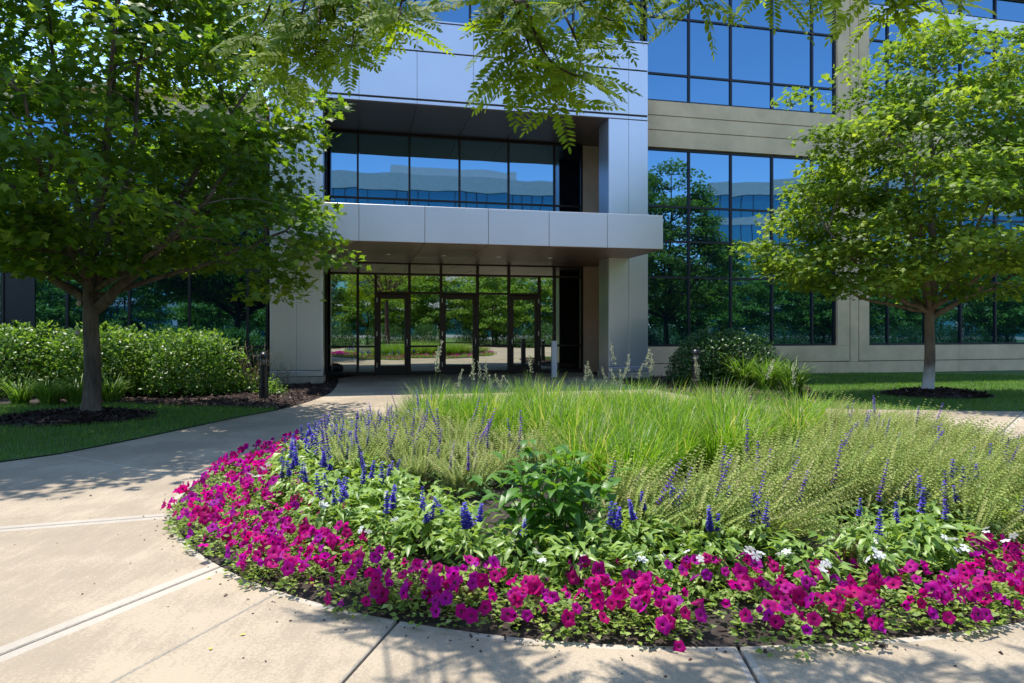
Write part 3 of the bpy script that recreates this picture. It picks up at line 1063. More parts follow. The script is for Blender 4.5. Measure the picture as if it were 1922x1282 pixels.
def tree_skeleton(base, fork, trunk_r, limbs, clusters, lean=(0, 0), n_side=9, twig_r=0.012, zig=0.10):
    """trunk, limbs (end, r) starting from the trunk, and a branch to each cluster. All relative to base."""
    base = np.asarray(base, float)
    parts_t, parts_b = [], []
    top = np.array([lean[0], lean[1], fork])
    t = np.linspace(0, 1, 9)
    pts = np.outer(t, top)
    pts[:, 0] += 0.03 * np.sin(t * 5); pts[:, 1] += 0.02 * np.cos(t * 4)
    rr = trunk_r * (1.0 - 0.18 * t + 0.40 * np.exp(-t * 13))
    rr[-1] *= 0.9
    parts_t.append(tube(pts, rr, 14))
    limb_pts = []
    for (ex, ey, ez, r, z0) in limbs:
        p0 = np.array([lean[0] * z0 / fork, lean[1] * z0 / fork, z0])
        e = np.array([ex, ey, ez])
        bend = p0 + (e - p0) * np.array([0.55, 0.55, 0.38]) + rng.normal(size=3) * 0.08
        c = curve(p0, e, bend, 12)
        c += np.vstack([np.zeros((1, 3)), rng.normal(size=(11, 3)) * 0.025])
        parts_t.append(tube(c, np.linspace(r, 0.018, 12), 9))
        for k in range(2, 12):
            limb_pts.append(np.append(c[k], np.linspace(r, 0.018, 12)[k]))
    LP = np.array(limb_pts)
    for c in clusters:
        q = np.asarray(c) - base
        d = np.linalg.norm(LP[:, :3] - q, axis=1) + 1.4 * np.maximum(0, LP[:, 2] - q[2] + 0.15)
        k = int(np.argmin(d))
        p0 = LP[k, :3]
        if np.linalg.norm(q - p0) > 1.5:
            continue
        mid = (p0 + q) / 2 + np.array([0, 0, 0.12 * np.linalg.norm(q - p0)]) + rng.normal(size=3) * zig
        cc = curve(p0, q, mid, 6)
        parts_b.append(tube(cc, np.linspace(min(LP[k, 3] * 0.6, 0.03), twig_r * 0.4, 6), 5))
    return join(parts_t), join(parts_b)


def sample_profile(n, prof, c, rng_min=0.35, sy=1.0):
    """points in a body of revolution with radius prof(z), pushed to the outside"""
    zs = [p[0] for p in prof]; rs = [p[1] for p in prof]
    out = []
    while len(out) < n:
        z = rng.uniform(zs[0], zs[-1])
        r = np.interp(z, zs, rs)
        if rng.random() > (r / max(rs)) ** 1.0:
            continue
        a = rng.random() * 6.283
        q = math.sqrt(rng.uniform(rng_min ** 2, 1.0))
        lump = 1 + 0.13 * math.sin(3 * a + z * 1.7) + 0.09 * math.sin(5 * a - z * 2.3)
        p = np.array([c[0] + q * r * lump * math.cos(a), c[1] + q * r * lump * math.sin(a) * sy, z])
        if out and min(np.linalg.norm((p - o) * (1, 1, 1.6)) for o in out[-60:]) < 0.34:
            if rng.random() < 0.75:
                continue
        out.append(p)
    return np.array(out)


def place_tree(name, label, base, skel, crown, bark, leaf, group=None, extra=None):
    t = thing(name, label, 'tree', (base[0], base[1], 0), 0, group)
    V, F, Q = skel[0]
    link('trunk', mesh_np('trunk', V, F, None, True, [M[bark]]), t)
    V, F, Q = skel[1]
    link('branches', mesh_np('branches', V, F, None, True, [M[bark]]), t, kind='stuff')
    V, F, Q = crown
    link('crown', mesh_np('crown', V, F, Q, False, [M[leaf]]), t, kind='stuff')
    return t


# left maple
lb = np.array([LT[0], LT[1], 0.0])
prof = [(2.5, 2.0), (3.0, 3.2), (3.7, 3.65), (5.0, 3.7), (6.5, 3.35), (8.0, 2.5), (8.9, 0.9)]
cl = sample_profile(360, prof, lb + np.array([-0.35, -0.2, 0]), 0.30)
low = np.array([at(590, 440, 11.0), at(560, 470, 10.6), at(530, 520, 11.2), at(515, 540, 10.8), at(600, 475, 11.5), at(480, 480, 10.2), at(430, 420, 9.6), at(550, 400, 10.2), at(510, 300, 10.5), at(560, 235, 11), at(40, 470, 10), at(110, 490, 10.5), at(60, 420, 9.5), at(590, 190, 11.2)])
cl = np.vstack([cl, low])
limbs = [(-0.7, 0.1, 6.6, 0.10, 2.0), (0.35, 0.3, 7.6, 0.12, 2.15), (2.7, -0.6, 4.2, 0.095, 1.75), (-2.9, -0.2, 4.6, 0.08, 1.85), (0.9, -2.8, 4.4, 0.075, 2.1), (-0.8, 2.8, 4.8, 0.075, 2.1),
         (2.3, 2.0, 5.2, 0.07, 2.15), (-1.9, -2.3, 5.2, 0.065, 2.15), (2.9, -1.9, 3.4, 0.05, 2.1), (-2.4, 1.9, 3.6, 0.05, 2.1), (1.2, -0.5, 6.4, 0.07, 2.1), (3.3, 0.5, 3.3, 0.05, 2.0), (-1.8, 1.6, 7.0, 0.06, 2.1), (2.6, 1.2, 6.8, 0.06, 2.1), (-2.2, -1.4, 7.0, 0.05, 2.1), (1.8, -2.2, 6.2, 0.05, 2.1)]
sk = tree_skeleton(lb, 2.25, 0.132, limbs, cl, (0.03, 0.05))
cr = crown_maple(cl, rng.uniform(0.55, 0.95, len(cl)), 120, 0.122, leaf_maple(), lb, out_c=lb[:2])
tl = place_tree('maple_tree', 'large dark green maple on the left with a forked trunk', lb, sk, cr, 'bark', 'maple')
for (dx, z) in ((-0.125, 1.90), (-0.145, 1.42)):
    V, F = lathe([(0.0, 0.03), (0.03, 0.028), (0.045, 0.012), (0.05, -0.02)], 10)
    o = link('branch_scar', mesh_py('branch_scar', V, F, [M['scar']], smooth=True), tl, (dx, -0.08, z), (R(80), 0, R(-40)))

# right maple
rb = np.array([RT[0], RT[1], 0.0])
prof = [(2.25, 1.6), (2.6, 2.9), (3.3, 3.45), (4.4, 3.35), (5.7, 2.7), (7.0, 1.9), (8.0, 0.9), (8.4, 0.3)]
cl = sample_profile(285, prof, rb + np.array([0.25, 0, 0]), 0.35)
back = cl[:, 1] > rb[1]
cl[back, 1] = rb[1] + (cl[back, 1] - rb[1]) * 0.5
low = np.array([at(1475, 490, 15.0), at(1510, 510, 14.6), at(1550, 530, 15.2), at(1590, 545, 14.6), at(1480, 400, 15.2), at(1500, 350, 14.8), at(1500, 180, 15), at(1600, 130, 15.2), at(1540, 250, 14.5)])
cl = np.vstack([cl, low])
limbs = [(-0.5, 0.2, 5.8, 0.08, 1.85), (0.2, 0.1, 7.8, 0.10, 1.95), (2.5, -0.5, 3.9, 0.07, 1.70), (-2.4, -0.4, 3.6, 0.06, 1.80), (0.7, -2.5, 3.8, 0.06, 1.9), (-0.6, 2.5, 4.2, 0.055, 1.9),
         (1.5, 1.6, 5.2, 0.05, 1.9), (-1.4, -1.7, 5.0, 0.05, 1.9), (1.2, -0.9, 5.8, 0.05, 1.9), (-2.8, 0.6, 2.9, 0.04, 1.85), (2.9, 0.8, 3.0, 0.04, 1.85)]
sk = tree_skeleton(rb, 2.0, 0.118, limbs, cl, (0.06, 0.0))
cr = crown_maple(cl, rng.uniform(0.5, 0.85, len(cl)), 115, 0.112, leaf_maple(), rb, out_c=rb[:2])
place_tree('maple_tree', 'bright green maple on the right lawn with a pale lower trunk', rb, sk, cr, 'bark_pale', 'maple_light')

# honey locust over the camera: limbs overhead, drooping sprays of feathery leaves in front


def frond(nl=11, L=0.24, droop=0.5):
    """one compound leaf along +Y"""
    ll, ww = 0.049, 0.0092
    lv = np.array([(0, 0, 0), (-1, 0.35, 0.1), (-0.8, 0.75, 0.0), (0, 1.0, -0.1), (0.8, 0.75, 0.0), (1, 0.35, 0.1)])
    lv = lv * np.array([ww, ll, ll * 0.2])
    lf = np.array([(0, 5, 4), (0, 4, 3), (0, 3, 2), (0, 2, 1)])
    P, D, U, S = [], [], [], []
    for i in range(nl):
        t = (i + 0.7) / (nl + 0.3)
        y = L * t; z = -droop * L * t * t * 0.6
        for sg in (-1, 1):
            P.append((0, y + rng.normal() * 0.002, z))
            D.append((sg * 1.0, 0.42 + 0.25 * t + rng.normal() * 0.07, -0.06 - 0.14 * rng.random()))
            U.append((rng.normal() * 0.22, rng.normal() * 0.22, 1))
            S.append((0.72 + 0.4 * math.sin(math.pi * min(1, t * 1.05))) * rng.uniform(0.9, 1.1))
    P.append((0, L, -droop * L * 0.6)); D.append((0.05, 1, -0.4)); U.append((0, 0, 1)); S.append(0.8)
    D = np.array(D, float); U = unit(np.array(U, float))
    a = scatter(lv, lf, frames(D, U), np.array(P), np.array(S), rng.random(len(P)) * 0.6 + 0.2)
    t = np.linspace(0, 1, 5)
    b = tube(np.column_stack([0 * t, L * t, -droop * L * t * t * 0.6]), np.linspace(0.0016, 0.0007, 5), 3, False)
    return join([a, (b[0], b[1], np.full(len(b[0]), 0.8))])


FR = [frond(int(n), L, dp) for n, L, dp in ((11, 0.22, 0.35), (12, 0.25, 0.55), (9, 0.18, 0.25), (13, 0.26, 0.15))]
FRM = [mesh_np('locust_leaf', v, f, q, mats=[M['locust']]) for v, f, q in FR]
kb = np.array([2.6, -3.2, 0.0])
loc_t = thing('honey_locust_tree', 'honey locust whose feathery branches hang into the top of the view', 'tree', tuple(kb))
lt_parts, lt_br = [], []
lt_parts.append(tube(np.array([(0, 0, 0), (0.02, 0.03, 0.6), (-0.03, 0.05, 1.6), (-0.05, 0.1, 2.6), (-0.1, 0.2, 3.6)]), [0.24, 0.17, 0.15, 0.14, 0.12], 12))
hub = kb + np.array([-0.1, 0.2, 3.4])


def wpath(pts, r0, r1, n=6):
    c = np.array(spline(pts, 5))
    return (c - kb, np.linspace(r0, r1, len(c)))


leaf_spots = []       # (point, outward direction, up)
vis_spots = []


def limb(pts, r0, r1, dest):
    c = np.array(spline([tuple(p) for p in pts], 6))
    V, F, Q = tube(c - kb, np.linspace(r0, r1, len(c)), 7)
    dest.append((V, F, Q))
    return c


ends = [(-2.6, 3.4, 5.0), (-1.2, 4.2, 4.6), (0.4, 4.1, 4.6), (1.6, 3.9, 4.6), (3.4, 3.8, 4.8), (5.0, 1.5, 5.0), (4.8, -3.5, 5.2), (1.0, -6.5, 5.0), (-2.2, -3.0, 5.4), (-0.8, 1.2, 6.4), (2.4, 1.4, 6.6), (3.2, -4.2, 6.6)]
limb_c = []
for e in ends:
    e = np.array(e)
    m1 = hub + (e - hub) * 0.35 + np.array([0, 0, 0.9]); m2 = hub + (e - hub) * 0.72 + np.array([0, 0, 0.7])
    limb_c.append(limb([hub, m1, m2, e], 0.075, 0.018, lt_parts))
# hanging branches seen in the picture: pixel paths at their distance
hang = [
    ([(925, -60), (941, 6), (944, 61), (950, 105), (960, 145)], 3.5, 2, 9),
    ([(955, -70), (967, 4), (990, 77), (1014, 140), (1046, 192)], 3.4, 2, 12),
    ([(975, -60), (990, 10), (1004, 61), (1032, 113), (1080, 142), (1112, 140)], 3.3, 2, 12),
    ([(1180, -60), (1120, -10), (1090, 8), (1115, 20), (1150, 40)], 3.6, 2, 9),
    ([(1100, -60), (1060, 10), (1075, 60), (1090, 100), (1085, 150)], 3.8, 2, 8),
    ([(770, -60), (753, 4), (750, 31), (732, 45)], 3.5, 1, 8),
    ([(700, -60), (690, 0), (700, 30)], 3.9, 1, 6),
    ([(600, -60), (572, 4), (558, 66), (537, 101)], 4.0, 0, 12),
    ([(640, -60), (625, 10), (640, 60), (640, 100)], 4.2, 0, 10),
    ([(520, -60), (510, 0), (490, 50), (470, 70)], 4.3, 0, 9),
    ([(580, -60), (600, 30), (595, 90), (570, 130)], 4.1, 0, 10),
    ([(560, -80), (530, 30), (520, 120), (535, 170)], 4.4, 0, 11),
    ([(650, -80), (665, 30), (660, 90)], 4.0, 1, 7),
    ([(1300, -80), (1300, -20), (1318, 8)], 3.6, 3, 5),
    ([(1430, -80), (1440, -30), (1448, -5)], 3.6, 3, 4),
    ([(1540, -80), (1545, -30), (1560, -8)], 3.7, 3, 4),
    ([(1640, -80), (1650, -20), (1680, 5)], 3.6, 4, 6),
    ([(1740, -80), (1755, -20), (1770, 8)], 3.5, 4, 6),
    ([(1210, -80), (1190, -20), (1180, 10)], 3.7, 3, 6),
]
for pix, Y, li, nf in hang:
    pts = [at(x, y, Y + 0.12 * math.sin(k * 1.7 + x)) for k, (x, y) in enumerate(pix)]
    src = limb_c[li][-7]
    up1 = (src + pts[0]) / 2 + np.array([0, 0, 0.18])
    c = limb([src, up1] + pts, 0.012, 0.0035, lt_br)
    k0 = 9
    cc = c[k0:]
    nf = int(nf * 1.6)
    for i in range(nf):
        t = (i + 0.5) / nf
        p = cc[min(len(cc) - 1, int(t * len(cc)))]
        d0 = unit(cc[min(len(cc) - 1, int(t * len(cc)) + 1)] - cc[max(0, int(t * len(cc)) - 1)])
        sgn = 1 if i % 2 else -1
        side = np.array([sgn, rng.normal() * 0.5, 0])
        d = unit(d0 * 0.45 + side * 0.9 + np.array([0, 0, -0.12 + 0.3 * rng.normal()]))
        vis_spots.append((p, d))
        if rng.random() < 0.75:
            d = unit(d0 * 0.3 - side * 0.8 + np.array([0, rng.normal() * 0.4, -0.1 + 0.35 * rng.normal()]))
            vis_spots.append((p + rng.normal(size=3) * 0.008, d))
    vis_spots.append((cc[-1], unit(d0 + np.array([0, 0, -0.5]))))
for k, (p, d) in enumerate(vis_spots):
    Rm = frames(np.array([d]), np.array([[rng.normal() * 0.3, rng.normal() * 0.3 - 1.0, 0.9]]))[0]
    o = link('leaf', FRM[k % 4], loc_t)
    mw = Matrix(((Rm[0, 0], Rm[0, 1], Rm[0, 2]), (Rm[1, 0], Rm[1, 1], Rm[1, 2]), (Rm[2, 0], Rm[2, 1], Rm[2, 2])))
    o.rotation_euler = mw.to_euler()
    o.location = tuple(p - kb)
    s = rng.uniform(0.95, 1.25)
    o.scale = (s, s, s)
# the rest of the crown, out of the frame overhead
cps = []
for c in limb_c:
    for k in range(6, len(c)):
        for q in range(5):
            o_ = rng.normal(size=3) * np.array([0.75, 0.75, 0.45]) + np.array([0, 0, 0.15])
            p = c[k] + o_
            if p[2] < 3.7 + 0.0 * p[1] or p[1] > 4.6 or p[2] < 1.75 + 0.52 * p[1]:
                continue
            cps.append(p)
cps = np.array(cps)
cps = cps[(cps[:, 1] < 2.2) | ((cps[:, 0] > -2.3) & (rng.random(len(cps)) < 0.75))]
keep = np.sin(cps[:, 0] * 2.3 + 1) * np.sin(cps[:, 1] * 2.1 + cps[:, 2]) > -0.35
cps = cps[keep]
sub_parts = []
for k in range(4):
    P = cps[k::4]
    P = np.repeat(P, 5, axis=0) + rng.normal(size=(len(P) * 5, 3)) * 0.14
    n = len(P)
    d = unit(np.column_stack([rng.normal(size=(n, 2)), rng.normal(size=n) * 0.3 - 0.3]))
    up = unit(np.column_stack([rng.normal(size=(n, 2)) * 0.4, np.ones(n)]))
    v, f, q = FR[k]
    vv, ff, _ = scatter(v, f, frames(d, up), P - kb, rng.uniform(0.8, 1.15, n), rng.random(n))
    sub_parts.append((vv, ff, np.tile(q, n)))
V, F, Q = join(sub_parts)
link('crown', mesh_np('crown', V, F, Q, mats=[M['locust']]), loc_t, kind='stuff')
V, F, Q = join(lt_parts)
link('trunk', mesh_np('trunk', V, F, None, True, [M['bark_dark']]), loc_t)
V, F, Q = join(lt_br)
link('branches', mesh_np('branches', V, F, None, True, [M['bark_dark']]), loc_t, kind='stuff')

# trees and hedge across the court, seen in the glass
prof = [(0.9, 0.9), (1.6, 2.0), (2.8, 2.5), (4.2, 2.3), (5.6, 1.5), (6.6, 0.5)]
zero = np.zeros(3)
cl = sample_profile(150, prof, zero, 0.3)
fsk = tree_skeleton(zero, 1.5, 0.08, [(0.1, 0, 5.6, 0.06, 1.3), (1.6, 0.3, 3.2, 0.04, 1.2), (-1.5, 0.5, 3.4, 0.04, 1.2), (0.2, 1.6, 3.6, 0.04, 1.3), (-0.3, -1.6, 3.5, 0.04, 1.3)], cl, zig=0.05)
fcr = crown_maple(cl, rng.uniform(0.45, 0.75, len(cl)), 75, 0.19, leaf_oval(0.30), zero)
ft_m = mesh_np('trunk', fsk[0][0], fsk[0][1], None, True, [M['bark_dark']])
fb_m = mesh_np('branches', fsk[1][0], fsk[1][1], None, True, [M['bark_dark']])
fc_m = mesh_np('crown', fcr[0], fcr[1], fcr[2], False, [M['far_leaf']])
ct = []
for i in range(20):
    s_ = -34 + i * 4.9 + rng.normal() * 0.7
    x, y = loc2w(s_, -8.5 + 2.0 * math.sin(i * 2.3))
    ct.append((x, y, 1.0 + 0.22 * rng.random() + (0.12 if s_ > 26 else 0), rng.random() * 6.28))
for i in range(14):
    s_ = -36 + i * 8.0 + rng.normal()
    x, y = loc2w(s_, -15.5 + 2.0 * math.sin(i * 1.7))
    ct.append((x, y, 1.15 + 0.25 * rng.random(), rng.random() * 6.28))
for k, (x, y, s, a) in enumerate(ct):
    t = thing('court_tree', 'small light green tree mirrored in the ground floor glass', 'tree', (x, y, 0), a, 'trees mirrored in the entrance glass', s)
    link('trunk', ft_m, t); link('branches', fb_m, t, kind='stuff'); link('crown', fc_m, t, kind='stuff')

# ------------------------------------------------------------------ shrubs


def shrub_mesh(name, rx, ry, h, n, size, tmpl, mat, z0=0.05, upright=0.3, boxy=2.0, lumps=0.10):
    az = rng.random(n) * 6.283
    u = rng.random(n)
    el = np.arcsin(np.clip(u * 1.05, 0, 1))
    q = rng.random(n) ** 0.28
    ca, sa = np.cos(az), np.sin(az)
    ce, se = np.cos(el), np.sin(el)
    p = boxy
    k = (np.abs(ca * ce) ** p + np.abs(sa * ce) ** p + np.abs(se) ** p) ** (-1 / p)
    k *= 1 + lumps * np.sin(3 * az + 4 * el) + lumps * 0.8 * np.sin(7 * az - 5 * el + 1) + lumps * 0.6 * np.sin(11 * az + 9 * el)
    P = np.column_stack([ca * ce * k * rx, sa * ce * k * ry, se * k * h]) * q[:, None]
    P[:, 2] += z0
    nrm = unit(np.column_stack([ca * ce / rx, sa * ce / ry, se / h]))
    d = unit(nrm * 0.6 + rng.normal(size=(n, 3)) * 0.6 + np.array([0, 0, 0.05]))
    up = unit(nrm * 0.5 + np.array([0, 0, 0.9]) + rng.normal(size=(n, 3)) * 0.35)
    tv, tf = tmpl
    cl = 0.5 + 0.5 * np.sin(5 * az + 3 * el * 2)
    rn = np.clip(rng.random(n) * 0.75 + 0.25 * cl, 0, 1)
    V, F, Q = scatter(tv, tf, frames(d, up), P, rng.uniform(0.7, 1.25, n) * size, rn)
    return mesh_np(name, V, F, Q, mats=[M[mat]])


def twigs_mesh(name, n, r, h, rad, mat, spread=0.6, forks=2):
    parts = []
    for i in range(n):
        a = rng.random() * 6.283
        b = np.array([rng.normal() * 0.08, rng.normal() * 0.08, 0])
        e = np.array([math.cos(a) * r * rng.random() * spread * 1.6, math.sin(a) * r * rng.random() * spread * 1.6, h * rng.uniform(0.55, 1.0)])
        m = (b + e) / 2 + rng.normal(size=3) * 0.12
        c = curve(b, e, m, 6)
        parts.append(tube(c, np.linspace(rad, rad * 0.35, 6), 5))
        for k in range(forks):
            j = rng.integers(2, 5)
            f = c[j] + rng.normal(size=3) * 0.14 + np.array([0, 0, 0.1])
            parts.append(tube(curve(c[j], f, (c[j] + f) / 2 + rng.normal(size=3) * 0.03, 4), np.linspace(rad * 0.5, rad * 0.2, 4), 4))
    V, F, Q = join(parts)
    return mesh_np(name, V, F, Q, mats=[M[mat]])


hm = [shrub_mesh('foliage', 1.12, 1.0, 1.38, 6500, 0.105, leaf_oval(0.30), 'hedge', 0.1, boxy=4.0, lumps=0.05) for _ in range(2)]
ht = twigs_mesh('stems', 26, 1.0, 1.1, 0.012, 'twig')
hs = [(-12.9, 14.9, 0.0, 1.0, 'broad leafy hedge shrub at the left edge of the picture'),
      (-11.0, 15.0, 1.3, 1.02, 'broad leafy hedge shrub just left of the left maple trunk'),
      (-9.1, 15.1, 2.9, 1.0, 'broad leafy hedge shrub just right of the left maple trunk'),
      (-7.3, 15.3, 4.2, 0.93, 'leafy hedge shrub at the right end of the left hedge'),
      (-14.9, 15.2, 2.0, 1.0, 'leafy hedge shrub farthest left, mostly out of the picture')]
for k, (x, y, a, s, lab) in enumerate(hs):
    t = thing('hedge_shrub', lab, 'shrub', (x, y, 0), a, 'leafy shrubs of the left hedge', s)
    link('foliage', hm[k % 2], t, kind='stuff'); link('stems', ht, t, kind='stuff')

x, y = 5.56, 17.85
t = thing('evergreen_shrub', 'rounded dark green evergreen shrub behind the right bollard', 'shrub', (x, y, 0))
link('foliage', shrub_mesh('foliage', 1.42, 1.05, 1.36, 13000, 0.085, leaf_oval(0.28), 'yew', 0.08, boxy=2.5, lumps=0.03), t, kind='stuff')
link('stems', twigs_mesh('stems', 18, 0.9, 1.0, 0.014, 'twig'), t, kind='stuff')
# dark clipped shrubs across the court
ym = shrub_mesh('foliage', 1.5, 1.1, 1.7, 5000, 0.12, leaf_oval(0.26), 'yew', 0.05, boxy=2.6, lumps=0.06)
for k, (x, y) in enumerate([loc2w(-26 + i * 3.1 + rng.normal() * 0.3, -6.2 - 0.5 * (i % 3)) for i in range(26)]):
    t = thing('court_shrub', 'dark clipped shrub mirrored low in the entrance glass', 'shrub', (x, y, 0), k * 1.1, 'clipped shrubs mirrored in the entrance glass')
    link('foliage', ym, t, kind='stuff')

# bare twiggy shrub and small plants by the left bollard
bx_, by_ = gp(468, 738)
t = thing('bare_shrub', 'half dead twiggy shrub between the hedge and the left bollard', 'shrub', (bx_, by_ + 0.4, 0))
link('twigs', twigs_mesh('twigs', 22, 0.75, 1.15, 0.011, 'twig', 0.75, 4), t, kind='stuff')
link('foliage', shrub_mesh('foliage', 0.55, 0.5, 0.45, 300, 0.08, leaf_oval(0.3), 'hedge', 0.05), t, kind='stuff')
sm = shrub_mesh('foliage', 0.42, 0.4, 0.38, 420, 0.09, leaf_oval(0.3), 'hedge', 0.03, lumps=0.12)
for (px, py, s, lab) in ((450, 737, 1.0, 'low leafy plant in the mulch left of the left bollard'), (512, 742, 0.7, 'small leafy plant in the mulch right of the left bollard'), (395, 742, 0.9, 'low leafy plant at the foot of the hedge end')):
    x, y = gp(px, py)
    t = thing('low_plant', lab, 'plant', (x, y, 0), px * 0.1, None, s)
    link('foliage', sm, t, kind='stuff')
x, y = gp(528, 731)
t = thing('spindly_plant', 'thin grey green plant in front of the left silver column', 'plant', (x, y, 0))
link('twigs', twigs_mesh('twigs', 12, 0.3, 0.75, 0.005, 'twig', 0.8, 4), t, kind='stuff')
link('foliage', shrub_mesh('foliage', 0.28, 0.28, 0.6, 260, 0.045, leaf_oval(0.25), 'yew', 0.05), t, kind='stuff')


def tuft_mesh(name, n, rbase, lmin, lmax, width, lean, curl, mat, seg=4):
    a = rng.random(n) * 6.283; r = rbase * np.sqrt(rng.random(n))
    base = np.column_stack([r * np.cos(a), r * np.sin(a), np.zeros(n)])
    az = a + rng.normal(size=n) * 0.6
    V, F, Q = blades(base, az, rng.uniform(lmin, lmax, n), rng.uniform(lean[0], lean[1], n), rng.uniform(curl[0], curl[1], n), rng.uniform(0.7, 1.3, n) * width, rng.random(n), seg)
    return mesh_np(name, V, F, Q, mats=[M[mat]])


dlm = [tuft_mesh('blades', 170, 0.14, 0.5, 0.85, 0.022, (0.05, 0.5), (0.8, 2.1), 'daylily', 6) for _ in range(2)]
dl_spots = [(20, 762, 'leftmost clump of arching daylily leaves at the foot of the hedge'), (75, 764, 'second daylily clump from the left edge below the hedge'), (128, 762, 'daylily clump just left of the left maple trunk'), (196, 757, 'daylily clump just right of the left maple trunk')]
for k, (px, py, lab) in enumerate(dl_spots):
    x, y = gp(px, py)
    t = thing('daylily_clump', lab, 'plant', (x, y + 0.25, 0), k * 1.9, 'daylily clumps below the hedge', 0.95)
    link('blades', dlm[k % 2], t, kind='stuff')
for k, (px, py, s, lab) in enumerate(((1345, 722, 1.3, 'arching grassy clump just right of the right bollard'), (1395, 727, 1.4, 'arching grassy clump in front of the middle of the round shrub'), (1440, 731, 1.4, 'arching grassy clump below the right side of the round shrub'), (1485, 736, 1.35, 'rightmost arching grassy clump beside the right lawn'), (1380, 716, 1.4, 'rear grassy clump nestled against the round shrub'), (1455, 719, 1.4, 'rear grassy clump by the window sill right of the round shrub'))):
    x, y = gp(px, py)
    t = thing('daylily_clump', lab, 'plant', (x, y, 0), k * 2.3 + 0.4, 'grassy clumps in front of the round shrub', s)
    link('blades', dlm[k % 2], t, kind='stuff')

# ------------------------------------------------------------------ bollards, post, small fixtures


def bollard(px, py, label):
    x, y = gp(px, py)
    t = thing('bollard_light', label, 'bollard', (x, y, 0), 0, 'black path bollards')
    V, F = lathe([(0.105, 0), (0.105, 0.03), (0.095, 0.04), (0.095, 0.235), (0.107, 0.24), (0.107, 0.262), (0.088, 0.27), (0.086, 0.68)], 24)
    link('post', mesh_py('post', V, F, [M['bollard']], smooth=False), t)
    V, F = lathe([(0.086, 0.68), (0.104, 0.685), (0.104, 0.71), (0.06, 0.715), (0.0, 0.716)], 24)
    link('collar', mesh_py('collar', V, F, [M['bollard']]), t)
    V, F = lathe([(0.0, 0.716), (0.062, 0.717), (0.066, 0.86), (0.0, 0.861)], 16)
    link('lens', mesh_py('lens', V, F, [M['lens']], smooth=True), t)
    for q in range(6):
        a = q * math.pi / 3 + 0.3
        V, F, _ = tube([(0.082 * math.cos(a), 0.082 * math.sin(a), 0.71), (0.082 * math.cos(a), 0.082 * math.sin(a), 0.868)], 0.007, 6)
        link('guard_bar', mesh_np('guard_bar', V, F, mats=[M['bollard']]), t)
    V, F = lathe([(0.0, 0.862), (0.100, 0.864), (0.108, 0.872), (0.104, 0.895), (0.088, 0.935), (0.062, 0.965), (0.025, 0.985), (0.0, 0.988)], 24)
    link('cap', mesh_py('cap', V, F, [M['bollard']], smooth=True), t)


bollard(495, 749, 'black bollard light in the mulch beside the left silver column')
bollard(1306, 733, 'black bollard light in front of the round evergreen shrub')
x, y = gp(1040, 708)
t = thing('door_operator_post', 'pale square door button post standing right of the entrance doors', 'post', (x, y, 0), TH)
V, F = box(-0.078, 0.078, -0.05, 0.05, 0.012, 1.10)
link('post', mesh_py('post', V, F, [M['post']]), t)
V, F = box(-0.09, 0.09, -0.062, 0.062, 0.0, 0.011)
link('base_plate', mesh_py('base_plate', V, F, [M['steel']]), t)
V, F = box(-0.05, 0.05, 0.051, 0.062, 0.92, 1.02)
link('push_plate', mesh_py('push_plate', V, F, [M['steel']]), t)
x, y = gp(1063, 706)
x, y = gp(967, 1176)
t = thing('ground_light', 'small black ground light among the petunias at the kerb', 'light', (x, y, 0.0))
V, F = lathe([(0.0, 0.0), (0.030, 0.0), (0.034, 0.05), (0.036, 0.055)], 16)
link('housing', mesh_py('housing', V, F, [M['black_plastic']], smooth=True), t)
V, F = lathe([(0.036, 0.055), (0.034, 0.068), (0.024, 0.078), (0.0, 0.082)], 16)
link('cap', mesh_py('cap', V, F, [M['black_plastic']], smooth=True), t)

# ------------------------------------------------------------------ flower bed planting


def hz(x, y):
    r = bed_r(x, y)
    return float(np.interp(r, [0, 3.0, 4.0], [0.10, 0.06, -0.01]))


# petunias
def petunia_flower(prof, wave, fold):
    n = 20
    V, F, mi = [], [], []
    for k, (r, z) in enumerate(prof):
        for j in range(n):
            a = 2 * math.pi * j / n
            w = 1.0
            zz = z + fold * (math.cos(a) ** 2) * (0.25 * k / 3)
            if k == 3:
                w = 1.0 + 0.11 * math.cos(5 * a) + 0.05 * math.sin(9 * a + 1)
                zz += wave * (0.10 * math.cos(5 * a + 0.4) + 0.09 * math.sin(2 * a + 0.6) + 0.06 * math.sin(10 * a))
            if k == 2:
                zz += 0.04 * math.cos(10 * a)
            V.append((r * w * math.cos(a), r * w * math.sin(a) * (1.0 - 0.35 * fold), zz))
    for k in range(3):
        for j in range(n):
            p, q = k * n + j, k * n + (j + 1) % n
            F.append((p, q, q + n, p + n)); mi.append(1 if k == 0 else 0)
    c = len(V)
    for j in range(0, n, 4):
        a = 2 * math.pi * j / n
        V.append((0.07 * math.cos(a), 0.07 * math.sin(a), -0.95))
    m = n // 4
    for j in range(m):
        F.append((j * 4, c + j, c + (j + 1) % m, ((j + 1) * 4) % n)); mi.append(0)
    me = mesh_py('flower', V, F, [M['petal'], M['throat']], mi, smooth=True)
    a = me.attributes.new('rnd', 'FLOAT', 'POINT')
    a.data.foreach_set('value', np.full(len(V), 0.45, np.float32))
    return me


PFL = [petunia_flower([(0.10, -0.30), (0.22, -0.02), (0.62, 0.10), (1.0, 0.04)], 1.0, 0.0),
       petunia_flower([(0.10, -0.35), (0.24, -0.02), (0.58, 0.20), (0.92, 0.26)], 1.5, 0.5),
       petunia_flower([(0.09, -0.40), (0.20, 0.0), (0.40, 0.35), (0.62, 0.62)], 1.2, 0.3),
       petunia_flower([(0.10, -0.28), (0.24, -0.02), (0.66, 0.05), (0.98, -0.14)], 1.6, -0.4)]
PFM = PFL[0]

